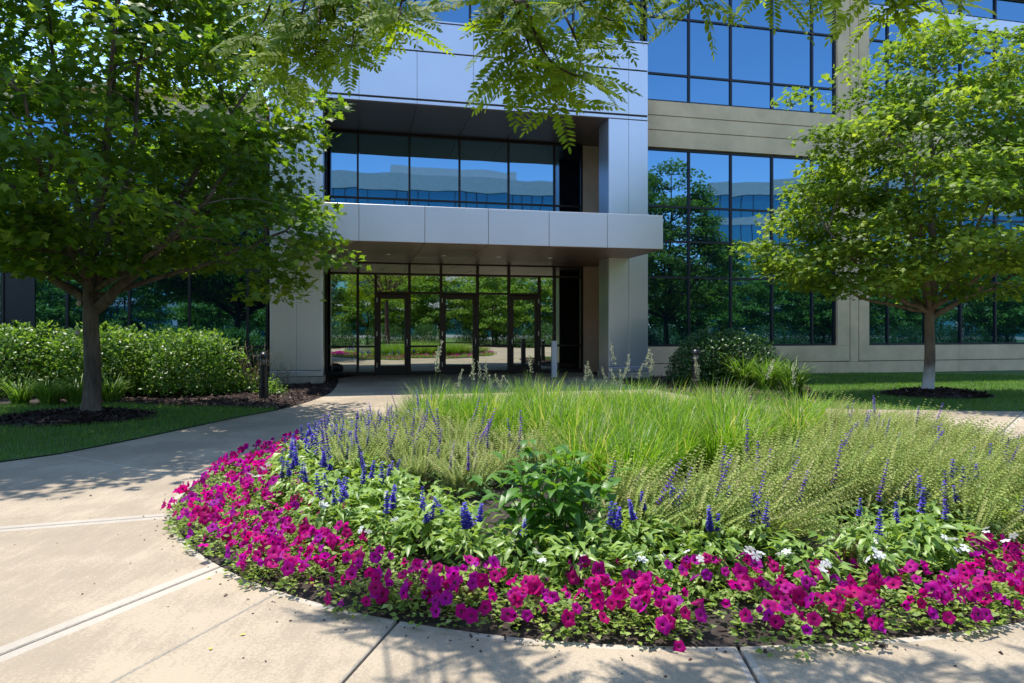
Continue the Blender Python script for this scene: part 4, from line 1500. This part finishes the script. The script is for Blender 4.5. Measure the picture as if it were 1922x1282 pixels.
pet_fol = []
for v in range(4):
    n = 230
    az = rng.random(n) * 6.283; q = rng.random(n) ** 0.5
    P = np.column_stack([q * 0.20 * np.cos(az), q * 0.20 * np.sin(az), 0.03 + 0.13 * (1 - q ** 2) * rng.uniform(0.3, 1, n)])
    d = unit(np.column_stack([np.cos(az) + rng.normal(size=n) * 0.7, np.sin(az) + rng.normal(size=n) * 0.7, rng.uniform(-0.1, 0.9, n)]))
    up = unit(np.column_stack([rng.normal(size=(n, 2)) * 0.5, np.ones(n)]))
    tv, tf = leaf_oval(0.32)
    V, F, Q = scatter(tv, tf, frames(d, up), P, rng.uniform(0.022, 0.05, n), rng.random(n))
    pet_fol.append(mesh_np('foliage', V, F, Q, mats=[M['petunia_leaf']]))


def rand_rot(nrm, roll=None):
    nrm = Vector(nrm).normalized()
    q = nrm.to_track_quat('Z', 'Y')
    from mathutils import Quaternion
    return (q @ Quaternion((0, 0, 1), rng.random() * 6.283)).to_euler()


def petunia(x, y, label, group, nfl, hscale=0.86):
    s = rng.uniform(0.9, 1.15)
    t = thing('petunia_plant', label, 'flower', (x, y, hz(x, y)), 0, group)
    fo = link('foliage', pet_fol[rng.integers(4)], t, (0, 0, 0), (0, 0, rng.random() * 6.283), (s, s, s * hscale), 'stuff')
    for i in range(nfl):
        a = rng.random() * 6.283; q = math.sqrt(rng.random()) * 0.19
        z = (0.105 + 0.125 * (1 - (q / 0.2) ** 2) * rng.uniform(0.6, 1.15)) * hscale
        r = rng.uniform(0.025, 0.041)
        up = rng.uniform(0.25, 1.0)
        # they open outwards and to the light, many towards the walk
        ox, oy = (x - BC[0]) / BR, (y - BC[1]) / BR
        n = (q * 4 * math.cos(a) + rng.normal() * 0.45 + 0.55 * ox, q * 4 * math.sin(a) + rng.normal() * 0.45 + 0.55 * oy, up)
        if rng.random() < 0.12:
            n = (n[0], n[1], -0.1)
        link('flower', PFL[int(rng.choice([0, 0, 1, 1, 2, 3, 3]))], t, (q * math.cos(a) + 0.045 * ox, q * math.sin(a) + 0.045 * oy, z), rand_rot(n), (r, r, r * rng.uniform(0.7, 1.0)))


n_pet = 0
for a in np.arange(0, 360, 1.0):
    pass
for row, (rr, da) in enumerate(((3.88, 3.8), (3.66, 4.2), (3.42, 4.7), (3.14, 5.6))):
    a = 0.0 + row * 2
    while a < 360:
        aa = a % 360
        front = 165 < aa < 345
        r = rr + rng.normal() * 0.05 - float(np.interp(aa, [150, 165, 195, 222], [0, 0.16, 0.16, 0.0]))
        if row == 3 and not (150 < aa < 225):
            a += da; continue
        if not front and (row in (1, 3)):
            a += da; continue
        if row == 2 and 232 < aa < 345 and rng.random() < 0.7:
            a += da; continue
        ja = aa + rng.normal() * 0.8
        x, y = rim(ja, r)
        rowname = ('at the concrete edge', 'in the second row', 'in the third row', 'beside the salvias')[row]
        if 150 < aa <= 215:
            lab, g = 'magenta petunia plant massed on the left rim of the flower bed', 'petunias on the left rim'
        elif 215 < aa <= 265:
            lab, g = 'magenta petunia plant along the front left rim of the flower bed', 'petunias on the front left rim'
        elif 265 < aa <= 345:
            lab, g = 'magenta and purple petunia plant along the front right rim of the flower bed', 'petunias on the front right rim'
        else:
            lab, g = 'magenta petunia plant on the far rim of the flower bed', 'petunias on the far rim'
        spot = ''
        if front:
            spot = ('by the shaded walk', 'by the pale joint that meets the left rim', 'by the diagonal pale joint', 'below the left sage', 'left of the ground light', 'right of the ground light', 'left of the dark joint', 'right of the dark joint', 'near the brown tuft', 'at the right picture edge')[min(9, int((aa - 165) / 18))]
            lab = 'magenta petunia plant ' + rowname + ', ' + spot
            g = 'petunias ' + spot
        else:
            lab = 'magenta petunia plant ' + rowname + ' of the far rim facing the ' + ('entrance' if 45 < aa < 165 else 'right lawn')
            g = 'petunias far rim, ' + ('entrance' if 45 < aa < 165 else 'lawn')
        petunia(x, y, lab, g, (int(rng.integers(8, 13)) if aa < 225 else int(rng.integers(11, 17))) if front else 4)
        n_pet += 1
        a += da
print('petunias', n_pet)


# blue salvia: leafy stems and blue flower spikes
def spike(h, r, n, mat, bud, top=0.85, seed=0):
    """a flower spike with whorls of small buds, base at origin"""
    parts = [tube([(0, 0, 0), (0, 0, h)], [0.0022, 0.0015], 4)]
    z = np.linspace(0.25 * h, h, n)
    P, D, S = [], [], []
    for i, zz in enumerate(z):
        t = i / (n - 1)
        m = 6
        for j in range(m):
            a = 6.283 * (j / m) + i * 0.9 + rng.normal() * 0.2
            P.append((0, 0, zz + rng.normal() * 0.002)); D.append((math.cos(a), math.sin(a), 0.5)); S.append(bud * (1.1 - 0.55 * t) * rng.uniform(0.8, 1.2))
    tv = np.array([(0, 0, 0), (-0.33, 0.55, 0.1), (0.33, 0.55, 0.1), (0, 1.0, -0.05), (0, 0.55, 0.35)])
    tf = np.array([(0, 4, 1), (0, 2, 4), (1, 4, 3), (4, 2, 3)])
    D = np.array(D)
    s = scatter(tv, tf, frames(D, np.tile((0, 0, 1.0), (len(D), 1))), np.array(P), np.array(S), rng.random(len(P)))
    return parts[0], s


def leafy(n, r, h, size, w, mat, tiers=True):
    az = rng.random(n) * 6.283; q = rng.random(n) ** 0.5
    P = np.column_stack([q * r * np.cos(az) * 0.85, q * r * np.sin(az) * 0.85, h * (0.12 + 0.88 * rng.random(n)) * (1 - 0.45 * q ** 2)])
    d = unit(np.column_stack([np.cos(az) + rng.normal(size=n) * 0.6, np.sin(az) + rng.normal(size=n) * 0.6, rng.uniform(-0.5, 0.7, n)]))
    up = unit(np.column_stack([rng.normal(size=(n, 2)) * 0.35, np.ones(n)]))
    tv, tf = leaf_oval(w, 0.25, 0.25)
    V, F, Q = scatter(tv, tf, frames(d, up), P, rng.uniform(0.7, 1.2, n) * size, rng.random(n))
    return V, F, Q


sal_fol = []
for v in range(4):
    sal_fol.append(mesh_np('foliage', *leafy(165, 0.19, 0.29, 0.085, 0.20, None), mats=[M['salvia_leaf']]))
sal_spk = []
for v in range(3):
    st, bd = spike(0.17 + 0.03 * v, 0, 9, None, 0.030)
    V, F, Q = join([st, bd])
    mi = np.concatenate([np.zeros(len(st[1])), np.ones(len(bd[1]))])
    sal_spk.append(mesh_np('flower_spike', V, F, Q, mats=[M['sage_leaf'], M['salvia_blue']], mi=mi))


def salvia(x, y, label, group, ns, h=1.0, s=None):
    t = thing('salvia_plant', label, 'flower', (x, y, hz(x, y)), 0, group)
    s = s or rng.uniform(0.95, 1.2)
    link('foliage', sal_fol[rng.integers(4)], t, (0, 0, 0), (0, 0, rng.random() * 6.283), (s, s, s * h), 'stuff')
    for i in range(ns):
        a = rng.random() * 6.283; q = 0.13 * rng.random()
        sc_ = rng.uniform(0.7, 1.1)
        link('flower_spike', sal_spk[rng.integers(3)], t, (q * math.cos(a), q * math.sin(a), 0.17 * h + 0.06 * rng.random()), (rng.normal() * 0.16, rng.normal() * 0.16, rng.random() * 6), (sc_, sc_, sc_))


a = 150.0
while a < 352:
    for rr in (3.10, 2.84, 2.56):
        x, y = rim(a + rng.normal() * 1.2, rr + (0.26 if a > 228 else 0.0) + rng.normal() * 0.05)
        if rr < 2.7 and a > 285:
            continue
        if -0.28 < x < 0.8 and y > 4.2:
            continue
        if a < 205:
            salvia(x, y, 'blue salvia plant, ' + {3.10: 'outer', 2.84: 'middle', 2.56: 'inner'}[rr] + ' row beside the left rim petunias' + (' in the shade' if a < 178 else ' in the sun'), 'blue salvias on the left', int(rng.integers(3, 7)) if rr < 3 else 2)
        elif a < 255:
            salvia(x, y, 'leafy blue salvia plant, ' + {3.10: 'front', 2.84: 'middle', 2.56: 'rear'}[rr] + ' row before the left sage' + (' near the left rim' if a < 228 else ' left of the leafy plant'), 'blue salvias front left', int(rng.integers(0, 4)))
        else:
            salvia(x, y, 'leafy blue salvia plant, ' + {3.10: 'front', 2.84: 'middle', 2.56: 'rear'}[rr] + ' row behind the petunias, ' + ('below the leafy plant' if a < 272 else ('right of the leafy plant' if a < 300 else ('near the brown tuft' if a < 325 else 'at the right edge'))), 'blue salvias front right', int(rng.choice([0, 1, 2, 3, 4])) if rr < 3 else int(rng.integers(0, 2)))
    a += 6.2
for a in np.arange(100, 150, 7):
    x, y = rim(a, 3.25)
    salvia(x, y, 'blue salvia plant in the shade at the far left of the bed', 'blue salvias in the shade', 5)

# white flowered plants
wv = []
for k in range(5):
    a0 = 2 * math.pi * k / 5
    wv.append([(0, 0, 0)] + [(math.cos(a0 + da) * r, math.sin(a0 + da) * r, z) for da, r, z in ((-0.5, 0.62, 0.05), (-0.3, 0.98, 0.0), (0.3, 0.98, 0.0), (0.5, 0.62, 0.05))])
V = [p for w in wv for p in w]
WF_M = mesh_py('flower', V, [(5 * k, 5 * k + 1, 5 * k + 2, 5 * k + 3, 5 * k + 4) for k in range(5)], [M['white_petal']])
wf_fol = mesh_np('foliage', *leafy(80, 0.13, 0.14, 0.06, 0.22, None), mats=[M['petunia_leaf']])
for k, (px, py) in enumerate(((498, 905), (480, 925), (600, 990), (690, 1045), (602, 1000), (745, 1035), (962, 1080), (1010, 1100), (1105, 1098), (1195, 1105), (1240, 1112), (1290, 1105), (1420, 1105), (1478, 1098), (1540, 1120), (1640, 1100), (1655, 1075), (1760, 1055), (1790, 1075), (1850, 1050), (1900, 1065))):
    x, y = gp(px, py + 22)
    t = thing('white_flower_plant', 'small plant with flat white flowers ' + ('in the left rim petunias' if px < 550 else 'near the diagonal joint' if px < 800 else 'below the leafy plant' if px < 1150 else 'right of the ground light' if px < 1350 else 'left of the brown tuft' if px < 1560 else 'right of the brown tuft' if px < 1720 else 'at the right picture edge') + (', nearer the kerb' if py > 1085 or 915 < py < 1000 else ', nearer the salvias'), 'flower', (x, y, hz(x, y)), k * 1.3, 'white flowered plants in the bed')
    link('foliage', wf_fol, t, kind='stuff')
    for i in range(int(rng.integers(2, 5))):
        a = rng.random() * 6.283; q = 0.07 * rng.random()
        r = rng.uniform(0.024, 0.033)
        link('flower', WF_M, t, (q * math.cos(a), q * math.sin(a), 0.19 + 0.06 * rng.random()), (rng.normal() * 0.35 + 0.35, rng.normal() * 0.35, rng.random() * 6), (r, r, r))

# spent sage clumps: hundreds of seed spikes with whorls, some purple left
SEEDV = []


def sage_mesh(n, lean_x, splay, hmin, hmax):
    parts = []
    tmpl = []
    for v in range(3):
        nn = 15
        P, D, S = [], [], []
        for i in range(nn):
            t = i / (nn - 1)
            for j in range(4):
                a = 6.283 * j / 4 + i * 0.75 + rng.normal() * 0.2
                P.append((0, 0.30 + 0.70 * t, 0)); D.append((math.cos(a), 0.55, math.sin(a))); S.append((0.040 - 0.016 * t) * rng.uniform(0.8, 1.2))
        tv = np.array([(0, 0, 0), (-0.4, 0.6, 0), (0.4, 0.6, 0), (0, 1.0, 0.1)])
        tf = np.array([(0, 2, 3), (0, 3, 1)])
        D = np.array(D)
        vv, ff, _ = scatter(tv, tf, frames(D, np.tile((0, 1.0, 0.01), (len(D), 1))), np.array(P), np.array(S), rng.random(len(P)))
        # stem: thin triangle strip
        sv_ = np.array([(-0.004, 0, 0), (0.004, 0, 0), (0, 1, 0), (0, 0, -0.005), (0, 0, 0.005)])
        sf = np.array([(0, 1, 2), (3, 4, 2)])
        tmpl.append((np.vstack([vv, sv_]), np.vstack([ff, sf + len(vv)])))
    for v in range(3):
        m = n // 3
        az = rng.random(m) * 6.283; q = np.sqrt(rng.random(m))
        base = np.column_stack([0.12 * q * np.cos(az), 0.12 * q * np.sin(az), np.full(m, 0.04)])
        tilt = splay * q
        d = np.column_stack([np.cos(az) * np.sin(tilt) + lean_x, np.sin(az) * np.sin(tilt), np.cos(tilt)])
        d = unit(d + rng.normal(size=(m, 3)) * 0.06)
        Rm = frames(d, unit(rng.normal(size=(m, 3))))
        L = rng.uniform(hmin, hmax, m)
        V, F, Q = scatter(tmpl[v][0], tmpl[v][1], Rm, base, L, rng.random(m))
        # each stem bends its own way
        kk = len(tmpl[v][0])
        yy = np.tile(tmpl[v][0][:, 1], m)
        bd_ = np.column_stack([rng.normal(size=m) * 0.14 + lean_x * 0.25, rng.normal(size=m) * 0.12, -np.abs(rng.normal(size=m)) * 0.10]) * L[:, None]
        V = V + np.repeat(bd_, kk, axis=0) * (yy ** 2)[:, None]
        parts.append((V, F, Q))
    return join(parts)


sg_up = [mesh_np('seed_spikes', *sage_mesh(165, 0.05, 0.66, 0.28, 0.52), mats=[M['sage_spike']]) for _ in range(2)]
sg_ln = [mesh_np('seed_spikes', *sage_mesh(180, lx, 0.82, 0.28, 0.58), mats=[M['sage_spike']]) for lx in (0.40, 0.62, 0.52)]
sg_fol = [mesh_np('foliage', *leafy(300, 0.30, 0.28, 0.055, 0.28, None), mats=[M['sage_leaf']]) for _ in range(2)]
pur = []
for v in range(3):
    st, bd = spike(0.34 + 0.05 * v, 0, 14, None, 0.025)
    k = len(bd[0]) // 5
    V, F, Q = join([st, bd])
    mi = np.concatenate([np.zeros(len(st[1])), np.ones(len(bd[1]))])
    pur.append(mesh_np('flower_spike', V, F, Q, mats=[M['sage_leaf'], M['purple']], mi=mi))


def sage(x, y, label, group, lean, npur, s=1.0, rot=0.0):
    t = thing('sage_clump', label, 'plant', (x, y, hz(x, y)), rot, group, s)
    ms = sg_ln if lean else sg_up
    link('seed_spikes', ms[rng.integers(len(ms))], t, kind='stuff')
    link('foliage', sg_fol[rng.integers(2)], t, (0, 0, 0), (0, 0, rng.random() * 6), kind='stuff')
    for i in range(npur):
        a = rng.random() * 6.283; q = 0.10 + 0.16 * rng.random()
        link('flower_spike', pur[rng.integers(3)], t, (q * math.cos(a), q * math.sin(a), 0.10 + 0.1 * rng.random()), (rng.normal() * 0.18 - 0.5 * q * math.sin(a), rng.normal() * 0.18 + 0.9 * q * math.cos(a) + (0.25 if lean else 0), 0))


left_sage = [(-1.35, 6.15), (-0.85, 6.05), (-1.6, 6.8), (-1.05, 6.75), (-0.45, 6.55), (-1.75, 7.6), (-1.2, 7.55), (-0.6, 7.3), (-1.6, 8.3), (-1.05, 8.3), (-0.35, 5.75), (-0.1, 6.25), (-1.3, 9.0), (0.15, 6.6)]
for x, y in left_sage:
    sage(x + rng.normal() * 0.05, y + rng.normal() * 0.05, 'yellow green sage clump with purple spikes, ' + ('front' if y < 6.4 else ('middle' if y < 7.4 else 'rear')) + ' of the left patch, ' + ('rim side' if x < -1.25 else ('centre' if x < -0.7 else 'beside the leafy plant')), 'spent sage on the left', False, int(rng.integers(2, 5)), rng.uniform(0.9, 1.1), rng.normal() * 0.5)
def sage_back(x):
    return float(np.interp(x, [0.6, 1.3, 2.3, 3.6, 4.6], [4.95, 5.2, 6.1, 7.5, 10.0]))


cand = []
for y in np.arange(4.5, 10.2, 0.40):
    for x in np.arange(0.85, 5.6, 0.42):
        r = bed_r(x, y)
        if r > (2.85 if y < 5.6 and x < 2.6 else 3.3) or r < 1.05:
            continue
        # the reed grass holds the back; sage the front and right
        if y > sage_back(x):
            continue
        cand.append((x, y))
for x, y in cand:
    pl_ = 961 + FPX * x / y
    zl = 'just right of the leafy plant' if pl_ < 1300 else ('in the middle right of the bed' if pl_ < 1560 else ('below the right maple' if pl_ < 1800 else 'at the right picture edge'))
    yl = 'front' if y < 5.6 else ('second' if y < 6.6 else ('third' if y < 7.6 else 'far'))
    sage(x + rng.normal() * 0.08, y + rng.normal() * 0.08, 'yellow green spent sage clump, ' + yl + ' row, ' + zl, 'spent sage on the right', True, int(rng.integers(0, 3)), rng.uniform(0.9, 1.12), rng.normal() * 0.35)

# feather reed grass
reed = [tuft_mesh('blades', 430, 0.20, 0.40, 0.86, 0.0105, (0.0, 0.42), (0.3, 2.0), 'reed', 5) for _ in range(3)]


def plume_mesh():
    h = 1.0
    parts = []
    st = tube(np.array([(0, 0, 0), (0.01, 0, 0.4), (0.03, 0, 0.8), (0.06, 0.0, 1.08)]), [0.0025, 0.002, 0.0015, 0.001], 4)
    n = 90
    t = rng.random(n)
    z = 0.82 + 0.27 * t
    a = rng.random(n) * 6.283
    rr = 0.046 * (1 - 0.8 * t) * rng.uniform(0.1, 1, n) * (0.65 + 0.35 * np.sin(t * 40))
    P = np.column_stack([0.03 + 0.03 * t + rr * np.cos(a) + 0.02 * t * t, rr * np.sin(a), z])
    d = unit(np.column_stack([np.cos(a) * 0.5, np.sin(a) * 0.5, np.ones(n)]))
    tv = np.array([(0, 0, 0), (-0.22, 0.5, 0), (0.22, 0.5, 0), (0, 1, 0.1)]); tf = np.array([(0, 2, 3), (0, 3, 1)])
    b = scatter(tv, tf, frames(d, unit(rng.normal(size=(n, 3)))), P, rng.uniform(0.018, 0.032, n), rng.random(n))
    V, F, Q = join([st, b])
    mi = np.concatenate([np.zeros(len(st[1])), np.ones(len(b[1]))])
    return mesh_np('plume', V, F, Q, mats=[M['reed'], M['plume']], mi=mi)


plm = [plume_mesh() for _ in range(3)]
reed_spots = []
for j, y in enumerate(np.arange(5.4, 10.9, 0.52)):
    for x in np.arange(-1.2, 4.4, 0.54):
        x2 = x + 0.27 * (j % 2) + rng.normal() * 0.07; y2 = y + rng.normal() * 0.07
        r = math.hypot(x2 - BC[0], y2 - BC[1])
        if r > 3.15:
            continue
        if y2 < sage_back(x2) + 0.35 and x2 > 0.6:
            continue
        if x2 <= 0.6 and y2 < 7.1 + max(0, -x2 - 0.0) * 1.15:
            continue
        reed_spots.append((x2, y2))
for k, (x, y) in enumerate(reed_spots):
    px = 961 + FPX * x / y
    rowl = 'in the front row' if y < 7.3 else ('in the second row' if y < 8.2 else ('in the third row' if y < 9.2 else 'in the back row'))
    posl = 'left of the leafy plant' if px < 900 else ('above the leafy plant' if px < 1120 else ('below the silver column' if px < 1240 else ('below the right bollard' if px < 1380 else ('below the arching clumps' if px < 1500 else 'at the right end'))))
    t = thing('reed_grass_clump', 'bright green reed grass clump ' + rowl + ', ' + posl, 'grass', (x, y, hz(x, y)), rng.random() * 6.283, 'feather reed grass in the bed')
    s = rng.uniform(0.82, 1.08)
    link('blades', reed[k % 3], t, (0, 0, 0), (0, 0, 0), (s, s, s), 'stuff')
    npl = 0
    if y > 8.2:
        npl = 0 if 1000 < px < 1075 else int(rng.choice([0, 0, 1, 1, 2]))
        if 1130 < px < 1230 and y > 9:
            npl += 4
        elif (px < 1000 or 1075 < px < 1120) and y > 9:
            npl += 1
    for i in range(npl):
        a = rng.random() * 6.283; q = 0.15 * rng.random(); s2 = rng.uniform(0.72, 1.2)
        link('plume', plm[rng.integers(3)], t, (q * math.cos(a), q * math.sin(a), 0.02), (rng.normal() * 0.2, rng.normal() * 0.2, rng.random() * 6.28), (s2 * 1.15, s2 * 1.15, s2))
print('reed', len(reed_spots), 'sage', len(cand) + len(left_sage))

# the leafy plant in the middle of the front: each leaf its own
lv = []
for v in range(2):
    V, F = [], []
    prof = [(0.0, 0.02), (0.12, 0.10), (0.32, 0.21), (0.55, 0.19), (0.8, 0.10), (1.0, 0.005)]
    for t_, w in prof:
        z = 0.10 * math.sin(t_ * 2.2) - (0.30 + 0.15 * v) * t_ * t_
        V += [(-w, t_, z + 0.28 * w), (0, t_, z), (w, t_, z + 0.28 * w)]
    for i in range(5):
        b = 3 * i
        F += [(b, b + 1, b + 4, b + 3), (b + 1, b + 2, b + 5, b + 4)]
    me = mesh_py('leaf', V, F, [M['bigleaf']], smooth=True)
    at_ = me.attributes.new('rnd', 'FLOAT', 'POINT'); at_.data.foreach_set('value', np.full(len(V), 0.5, np.float32))
    lv.append(me)
cx, cy = 0.26, 4.5
cf = thing('leafy_plant', 'big bushy plant of broad pointed green leaves in the front centre of the bed', 'plant', (cx, cy, hz(cx, cy)), 0, None, 1.0)
stems = []
nleaf = 0
for i in range(33):
    a = rng.random() * 6.283; q = math.sqrt(rng.random())
    top = np.array([0.46 * q * math.cos(a), 0.40 * q * math.sin(a), 0.63 - 0.20 * q * q + rng.normal() * 0.035])
    b0 = np.array([top[0] * 0.35, top[1] * 0.35, 0])
    c = curve(b0, top, (b0 + top) / 2 + np.array([0, 0, 0.08]), 6)
    stems.append(tube(c, np.linspace(0.005, 0.003, 6), 5))
    for k in range(9):
        t_ = 0.12 + 0.88 * (k / 8) ** 0.9
        p = c[0] * (1 - t_) ** 2 + 2 * t_ * (1 - t_) * ((b0 + top) / 2 + np.array([0, 0, 0.08])) + t_ * t_ * top
        az = k * 2.4 + i + rng.normal() * 0.3
        pit = (0.55 if k > 6 else (0.05 if k > 2 else -0.25)) + rng.normal() * 0.2
        p = p + np.array([p[0], p[1], 0]) * (0.9 * (1 - t_))
        d = Vector((math.cos(az) * math.cos(pit), math.sin(az) * math.cos(pit), math.sin(pit)))
        L = (0.175 - 0.05 * max(0, t_ - 0.75) * 4) * rng.uniform(0.8, 1.15)
        Rm = frames(np.array([d]), np.array([[0.0, 0, 1.0]]))[0]
        o = link('leaf', lv[(i + k) % 2], cf, tuple(p), Matrix([list(r_) for r_ in Rm]).to_euler(), (L, L, L))
        nleaf += 1
V, F, Q = join(stems)
link('stems', mesh_np('stems', V, F, Q, mats=[M['sage_leaf']]), cf, kind='stuff')

# small bronze grass tufts
bt = tuft_mesh('blades', 110, 0.05, 0.16, 0.30, 0.006, (0.05, 0.7), (0.1, 0.6), 'brown_grass', 3)
for px, py, lab in ((1583, 1098, 'brown dried grass tuft among the petunias on the right'), (512, 935, 'reddish brown grass tuft among the petunias on the left rim')):
    x, y = gp(px, py)
    t = thing('bronze_grass_tuft', lab, 'plant', (x, y, hz(x, y)))
    link('blades', bt, t, kind='stuff')

# fallen leaflets and petals on the concrete
fl_v, fl_f = leaf_oval(0.25)
FLM = mesh_np('fallen_leaf', fl_v, fl_f, mats=[M['yellow_leaf']])
for px, py, a, lab in ((395, 1222, 0.4, 'small yellow leaflet on the sunny concrete near the front'), (462, 1192, 1.9, 'thin yellow leaflet on the concrete beside the front shadow'), (397, 1085, 2.6, 'tiny yellow leaflet on the concrete by the joint at the bed')):
    x, y = gp(px, py)
    tag(link('fallen_leaf', FLM, None, (x, y, 0.006), (0, 0, a), (0.035,) * 3), lab, 'leaf')
for px, py, lab in ((640, 1140, 'fallen magenta petunia flower on the concrete at the front left rim'), (586, 1098, 'fallen petunia flower on the concrete near the joint left of front'), (1275, 1222, 'fallen magenta petunia flower on the front concrete right of centre')):
    x, y = gp(px, py)
    tag(link('fallen_flower', PFM, None, (x, y, 0.018), (R(70), 0, px), (0.03, 0.03, 0.022)), lab, 'flower')

# grit, twigs and petals blown over the concrete
n = 420
P = np.column_stack([rng.uniform(-5.5, 4.5, n), rng.uniform(2.4, 9.5, n)])
P = P[[bed_r(x, y) > 4.03 and x > -5.0 + 0.1 * (y - 8) for x, y in P]]
ra = R(1) * rng.uniform(175, 340, 260)
rr_ = 4.03 + np.abs(rng.normal(size=260)) * 0.09
P = np.vstack([P, np.column_stack([BC[0] + rr_ * np.cos(ra) * np.where(np.cos(ra) > 0, 1.18, 1), BC[1] + rr_ * np.sin(ra)])])
n = len(P)
d = unit(np.column_stack([rng.normal(size=(n, 2)), rng.normal(size=n) * 0.1]))
tv = np.array([(-0.3, 0, 0), (0.3, 0.1, 0), (0.2, 1, 0), (-0.2, 0.9, 0), (0, 0.5, 0.35)])
V, F, Q = scatter(tv, np.array([(0, 1, 4), (1, 2, 4), (2, 3, 4), (3, 0, 4)]), frames(d, np.tile((0, 0, 1.0), (n, 1))), np.column_stack([P, np.full(n, 0.003)]), rng.uniform(0.006, 0.018, n) * (1 + 1.2 * (rng.random(n) > 0.93)), rng.random(n))
tag(link('grit', mesh_np('grit', V, F, Q, mats=[M['mulch']]), kind='stuff'), 'dark crumbs of bark and grit scattered on the concrete walk', 'grit')
